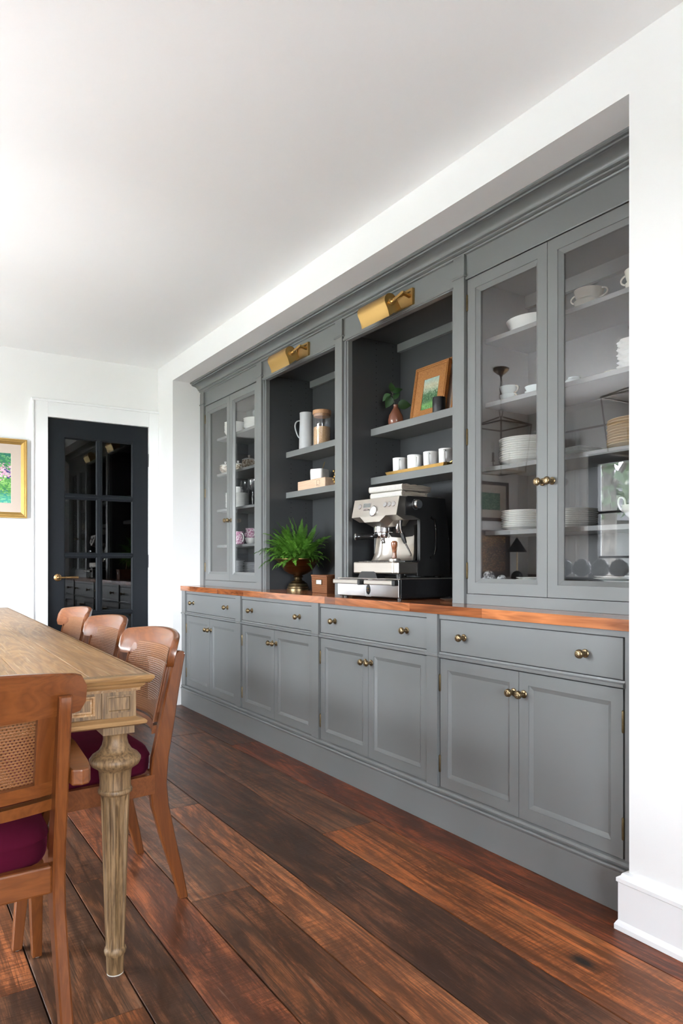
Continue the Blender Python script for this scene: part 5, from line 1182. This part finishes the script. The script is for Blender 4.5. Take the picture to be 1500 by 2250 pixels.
    # frame behind the cane
    def curved_bar(nm, z0, z1, xr, dy, th, mat=M['teak_x'], n=14):
        m = MB(); rows = []
        for k in range(n+1):
            x = -xr+2*xr*k/n; y0 = back_y(x, (z0+z1)/2)+dy; rows.append([(x, y0+(z0-(z0+z1)/2)*0.2, z0), (x, y0+th, z0), (x, y0+th+(z1-z0)*0.2, z1), (x, y0+(z1-z0)*0.1, z1)])
        m.grid(rows, closed_u=True, cap=True, smooth=True); return obj(nm, m, mat, t, sharp=40)
    curved_bar('back_rail', 0.572, 0.602, 0.192, -0.010, 0.018)
    curved_bar('back_rail', 0.536, 0.562, 0.195, -0.012, 0.024)
    for s in (-1, 1):
        m = MB(); rows = []
        for z in (0.575, 0.65, 0.72, 0.79):
            r = []
            for x in (0.152, 0.192):
                r.append((s*x, back_y(x, z)-0.009, z))
            r += [(s*0.192, back_y(0.192, z)+0.010, z), (s*0.152, back_y(0.152, z)+0.010, z)]; rows.append(r)
        m.grid(rows, closed_u=True, smooth=False, cap=True); obj('back_stile', m, M['teak'], t)
    # crest: wide bowed board, wings curling forward, rounded upper corners, notched over the cane
    def crest_y(x): return 0.259 - 0.98*x*x
    m = MB(); rows = []; N = 40; XR_ = 0.255
    for k in range(N+1):
        x = -XR_+2*XR_*k/N; ax = abs(x)
        top = 0.855 - 0.012*(ax/0.2)**2; e = max(0, (ax-0.230)/(XR_-0.230)); top -= 0.024*(1-math.sqrt(max(0, 1-e*e)))
        bot = 0.750; bot += 0.012*max(0, (ax-0.236)/0.014)**2 if ax > 0.236 else 0
        y = crest_y(x); dx_ = 1.9*x; nrm = Vector((dx_, 1, 0)).normalized(); th = 0.011
        f = lambda s_, z: (x+nrm.x*th*s_, y+nrm.y*th*s_+(z-0.80)*0.22, z)
        c = 0.004
        rows.append([f(-1, bot), f(-1, top-c), f(-0.6, top), f(0.6, top), f(1, top-c), f(1, bot)])
    m.grid(rows, closed_u=True, cap=True); obj('crest_rail', m, M['teak_x'], t, sharp=45)
    if arms:
        for s in (-1, 1):
            out = [(0.2195, 0.236), (0.240, 0.244), (0.256, 0.238), (0.264, 0.220), (0.271, 0.17), (0.281, 0.08), (0.292, -0.02), (0.297, -0.075), (0.292, -0.105), (0.272, -0.118), (0.252, -0.105), (0.240, -0.03), (0.2195, 0.10)]
            m = MB(); m.prism([(s*x, y) for x, y in out], 0.598, 0.633, axis='Z'); bmesh.ops.bevel(m.bm, geom=m.bm.edges[:], offset=0.004, segments=2, affect='EDGES', profile=0.5)
            ar = obj('armrest', m, M['teak_x'], t)
            m = MB(); m.bar((s*0.238, -0.150, 0.39), (s*0.268, -0.070, 0.604), 0.022, 0.026); obj('arm_post', m, M['teak'], t)
    return t
ROT = math.radians(1.6)
ch = make_chair(False, 'cane-backed teak dining chair with burgundy seat, nearest on the cabinet side', (-2.423, 0.567, 0), ROT)
dup(ch, (-3.105, 0.595, 0), ROT, 'cane-backed teak dining chair, middle of three on the cabinet side')
dup(ch, (-3.785, 0.615, 0), ROT, 'cane-backed teak dining chair, farthest of three, before the black door')
make_chair(True, 'teak armchair with curved arms at the near head of the table', (-1.835, 0.116, 0), -PI/2+math.radians(2.0))

# centrepiece on the table (outside the frame, mirrored in the right-hand cabinet glass)
cs_ = thing('footed_tray', 'long black footed tray of artichokes on the table, mirrored in the cabinet glass', 'tray', (-3.185, 0.100, 0.7915), RT)
obj('tray', MB().box(-0.30, 0.30, -0.10, 0.10, 0.170, 0.190, b=0.006, seg=2), M['black_gloss'], cs_)
for fx in (-0.09, 0.09):
    obj('foot', MB().lathe([(0.001, 0), (0.060, 0), (0.055, 0.012), (0.020, 0.045), (0.016, 0.10), (0.026, 0.16), (0.060, 0.172), (0.001, 0.172)], 24, (fx, 0, 0), cap=False), M['black_gloss'], cs_)
art = artichoke('dark artichoke on the black footed tray, leftmost in its mirror image', (-3.410, 0.105, 0.982), 0, 0.062)
dup(art, (-3.262, 0.100, 0.982), 1.1, 'dark artichoke on the black footed tray, second in its mirror image')
dup(art, (-3.112, 0.096, 0.982), 2.3, 'dark artichoke on the black footed tray, third in its mirror image')
dup(art, (-2.965, 0.092, 0.982), 0.5, 'dark artichoke on the black footed tray, rightmost in its mirror image')

# ================================================================== PICTURES AND FURNITURE OF THE ROOM
p_flow = painting('flower_garden', [(0.32, lin(12,84,84)), (0.44, lin(24,92,60)), (0.54, lin(74,150,64)), (0.62, lin(140,196,90)), (0.72, lin(180,214,150))], 5.0, 8.3,
                  [(0.0, lin(80,190,180)), (0.16, lin(60,160,150)), (0.24, lin(60,130,60)), (0.5, lin(110,180,70)), (0.75, lin(50,130,80)), (1.0, lin(20,110,104))],
                  (0.62, 0.30, [(0.2, lin(214,150,178)), (0.5, lin(232,196,206)), (0.75, lin(150,110,170)), (0.9, lin(40,60,110))]))
framed_canvas('framed_painting', 'flower garden painting with cream mat and gold frame beside the black door', 0.72, 0.563, 0.040, 0.034, (XB+0.036, 0.516, 1.402), PI/2, 0.0, M['gold'], p_flow, 0.066, M['mat_board'], cat='painting', lip=0.009)
p_green = painting('meadow', [(0.35, lin(14,62,40)), (0.55, lin(44,112,70)), (0.68, lin(150,160,130))], 8, 1.2)
framed_canvas('framed_painting', 'green meadow painting in a brown frame, seen in the cabinet glass', 0.62, 0.42, 0.035, 0.03, (XB+0.032, -1.23, 1.53), PI/2, 0.0, M['dark_wood'], p_green, 0.085, M['mat_board'], cat='painting')
p_aut = painting('autumn_woods', [(0.32, lin(34,26,20)), (0.50, lin(110,64,30)), (0.62, lin(160,100,46)), (0.74, lin(196,166,110))], 6, 4.4)
framed_canvas('framed_painting', 'autumn woodland painting in a dark frame, seen in the cabinet glass', 0.66, 0.50, 0.06, 0.04, (XB+0.042, -1.22, 0.93), PI/2, 0.0, M['dark_wood'], p_aut, cat='painting')
def lantern(label, x, y):
    t = thing('lantern_pendant', label, 'pendant light', (x, y, ZC), 0, 'bronze lantern pendants over the table'); mt = M['lantern']
    obj('canopy', MB().lathe([(0.001, 0), (0.064, 0), (0.064, -0.012), (0.060, -0.018), (0.030, -0.045), (0.014, -0.052), (0.014, -0.062), (0.007, -0.066), (0.006, -0.10), (0.001, -0.10)], 10, cap=False), mt, t)
    link = MB().tube([(0.008*math.cos(a), 0, 0.020*math.sin(a)) for a in [2*PI*k/10 for k in range(10)]], 0.0022, 6, closed=True).mesh('chain_link', mt)
    for k in range(7): obj('chain_link', link, None, t, (0, 0, -0.112-0.031*k), (0, 0, (k % 2)*PI/2))
    za, zt, zb = -0.385, -0.455, -0.825; a, b = 0.165, 0.132; br = 0.009
    lp = MB(); lp.bar((-0.020, 0, -0.325), (0.020, 0, -0.325), 0.005); lp.bar((-0.020, 0, -0.325), (-0.010, 0, za), 0.005); lp.bar((0.020, 0, -0.325), (0.010, 0, za), 0.005); obj('hanging_loop', lp, mt, t)
    cs = [(-1,-1), (1,-1), (1,1), (-1,1)]
    for i, (sx, sy) in enumerate(cs):
        nx_, ny_ = cs[(i+1) % 4]
        obj('roof_bar', MB().bar((sx*0.01, sy*0.01, za), (sx*a, sy*a, zt), br), mt, t)
        obj('corner_bar', MB().bar((sx*a, sy*a, zt+0.004), (sx*b, sy*b, zb), br), mt, t)
        obj('top_bar', MB().bar((sx*a, sy*a, zt), (nx_*a, ny_*a, zt), br), mt, t)
        obj('bottom_bar', MB().bar((sx*b, sy*b, zb), (nx_*b, ny_*b, zb), br), mt, t)
    obj('centre_rod', MB().tube([(0, 0, za), (0, 0, -0.77)], 0.006, 8), mt, t)
    for i in range(4):
        an = PI/4+i*PI/2; c, s_ = math.cos(an), math.sin(an); r = 0.062
        ar = MB().bar((0, 0, -0.765), (c*r, s_*r, -0.765), 0.006); ar.bar((c*r, s_*r, -0.768), (c*r, s_*r, -0.735), 0.006); ar.lathe([(0.001, -0.738), (0.017, -0.734), (0.017, -0.731), (0.001, -0.731)], 14, (c*r, s_*r, 0), cap=False); ar.lathe([(0.009, -0.731), (0.009, -0.665), (0.001, -0.664)], 12, (c*r, s_*r, 0), cap=False)
        cd = obj('candle_arm', ar, mt, t)
        obj('bulb', MB().lathe([(0.007, -0.664), (0.017, -0.635), (0.014, -0.605), (0.004, -0.575), (0.001, -0.568)], 14, (c*r, s_*r, 0), cap=False), M['bulb'], cd)
    return t
ln = lantern('bronze lantern pendant over the table, the one nearer the black door', -4.063, 0.067)
dup(ln, (-2.840, 0.067, ZC), 0, 'bronze lantern pendant over the table, the one nearer the armchair')
sb = thing('sideboard', 'long dark wooden sideboard under the lamp, seen in the cabinet glass', 'sideboard', (-4.75, -1.41, 0))
obj('top', MB().box(-0.78, 0.78, -0.22, 0.20, 0.84, 0.87, b=0.004), M['dark_wood'], sb)
obj('body', MB().box(-0.75, 0.75, -0.21, 0.17, 0.14, 0.84), M['dark_wood'], sb)
for k in range(4):
    d = obj('door', MB().box(-0.74+0.372*k, -0.376+0.372*k, 0.168, 0.188, 0.16, 0.82, b=0.003), M['dark_wood'], sb)
    obj('knob', KNOB, None, d, (-0.40+0.372*k if k % 2 == 0 else -0.715+0.372*k, 0.188, 0.55), (0, 0, PI))
for sx in (-0.70, 0.70):
    for sy in (-0.17, 0.13): obj('leg', MB().lathe([(0.001, 0), (0.014, 0), (0.024, 0.14), (0.001, 0.14)], 12, (sx, sy, 0), cap=False), M['dark_wood'], sb)
lm_ = thing('table_lamp', 'black cone shade table lamp with ball base on the sideboard', 'lamp', (-5.29, -1.41, 0.8705))
obj('base', MB().lathe([(0.001, 0), (0.030, 0), (0.055, 0.03), (0.062, 0.062), (0.055, 0.094), (0.030, 0.120), (0.005, 0.128), (0.001, 0.128)], 28, cap=False), M['black_gloss'], lm_)
obj('stem', MB().tube([(0, 0, 0.12), (0, 0, 0.50)], 0.004, 8), M['brass'], lm_)
obj('shade', MB().lathe([(0.006, 0.475), (0.105, 0.325), (0.103, 0.325), (0.004, 0.472)], 36, cap=False), M['black_gloss'], lm_)
bw_ = thing('wooden_bowl', 'wide dark wooden bowl on the sideboard beside the lamp', 'bowl', (-4.93, -1.40, 0.8705))
obj('body', bowl_mesh('body', 0.16, 0.095, M['dark_wood'], 0.4, 0.008, 0.7), None, bw_)
m = MB(); rows = []
for z in (0.10, 1.2, 2.40): rows.append([(-4.86+0.155*k/18, YL+0.055+0.016*math.sin(k*1.4), z) for k in range(19)])
m.grid(rows); tag(obj('curtain', m, M['curtain'], sharp=80), 'white curtain hanging beside the black sash window', 'curtain'); 
sol = bpy.data.objects['curtain'].modifiers.new('t', 'SOLIDIFY'); sol.thickness = 0.003
cr_ = MB().tube([(-4.90, YL+0.055, 2.41), (-2.6, YL+0.055, 2.41)], 0.010, 10)
tag(obj('curtain_rod', cr_, M['lantern']), 'thin bronze curtain rod above the black sash window', 'rod')

# ================================================================== OUTSIDE
g = MB().box(-40, 40, -45, -9.0, -0.5, -0.36); g.box(10.0, 45, -9.0, 30, -0.5, -0.36); struct('ground', g, M['lawn'])
g = MB().box(-14, 10.0, -9.0, YL-T-0.02, -0.5, -0.35); g.box(XR+T+0.02, 10.0, YL-T-0.02, 12, -0.5, -0.35); struct('ground_bounce', g, M['bounce_ground'])  # unseen pale ground, added to bounce light up into the room
def tree(label, x, y, h, r, seed):
    t = thing('tree', label, 'tree', (x, y, -0.36)); q = random.Random(seed)
    tr = MB().tube([(0, 0, 0), (0.05, 0, h*0.4), (0, 0.08, h*0.75)], [0.22, 0.17, 0.08], 10)
    for k in range(5):
        a = k*1.3; tr.tube([(0, 0, h*(0.40+0.06*k)), (math.cos(a)*r*0.5, math.sin(a)*r*0.5, h*(0.58+0.06*k)), (math.cos(a)*r*0.8, math.sin(a)*r*0.8, h*(0.65+0.06*k))], [0.07, 0.045, 0.02], 6)
    obj('trunk', tr, M['bark'], t)
    m = MB()
    for k in range(1500):
        v = Vector((q.gauss(0, 1), q.gauss(0, 1), q.gauss(0, 1))).normalized()*(q.random()**0.4)
        c = Vector((v.x*r, v.y*r, h*0.68+v.z*h*0.34)); s_ = q.uniform(0.12, 0.26); e = Euler((q.random()*6, q.random()*6, q.random()*6)).to_matrix()
        f = m.bm.faces.new([m.bm.verts.new(c+e @ Vector(p)*s_) for p in ((-0.5, 0, 0), (0, -0.35, 0.06), (0.6, 0, 0), (0, 0.35, 0.06))])
    cr = obj('crown', m, M['tree_leaf'], t); cr['kind'] = 'stuff'
tree('leafy tree outside the window, left of two before the grey house', -8.7, -7.4, 6.5, 1.5, 1)
tree('leafy tree outside the window, right of two before the grey house', -5.4, -11.0, 6.5, 1.6, 4)
tree('leafy tree farther along the garden, away from the grey house', -1.6, -14.5, 7.0, 2.6, 2)
tree('leafy tree outside the rear window of the room', 12.0, 3.2, 7.0, 2.4, 3)
hs_ = thing('neighbouring_house', 'grey sided house with shingled roof beyond the garden', 'house', (-15.6, -15.4, -0.36), 0.55)
obj('wall', MB().box(-4, 4, -3, 2, 0, 2.7), M['siding'], hs_)
rf_ = MB()
for k in range(14):
    y0 = 2.5-k*0.21; z0 = 2.6+k*0.125; rf_.prism([(y0, z0), (y0-0.24, z0+0.143), (y0-0.24, z0+0.163), (y0+0.01, z0+0.035)], -4.4, 4.4)
rf_.prism([(2.4, 2.6), (-0.5, 4.33), (-3.4, 2.6)], -4.3, 4.3); obj('roof', rf_, M['shingle'], hs_)
for wx in (-2.2, 0.4, 2.4): 
    wi = obj('window', MB().frame(wx-0.5, wx+0.5, 0.9, 2.1, 2.0, 2.06, 0.07), M['trim'], hs_, rot=(0,0,0)); 
    obj('pane', MB().box(wx-0.43, wx+0.43, 2.01, 2.03, 0.97, 2.03), M['black_gloss'], wi)
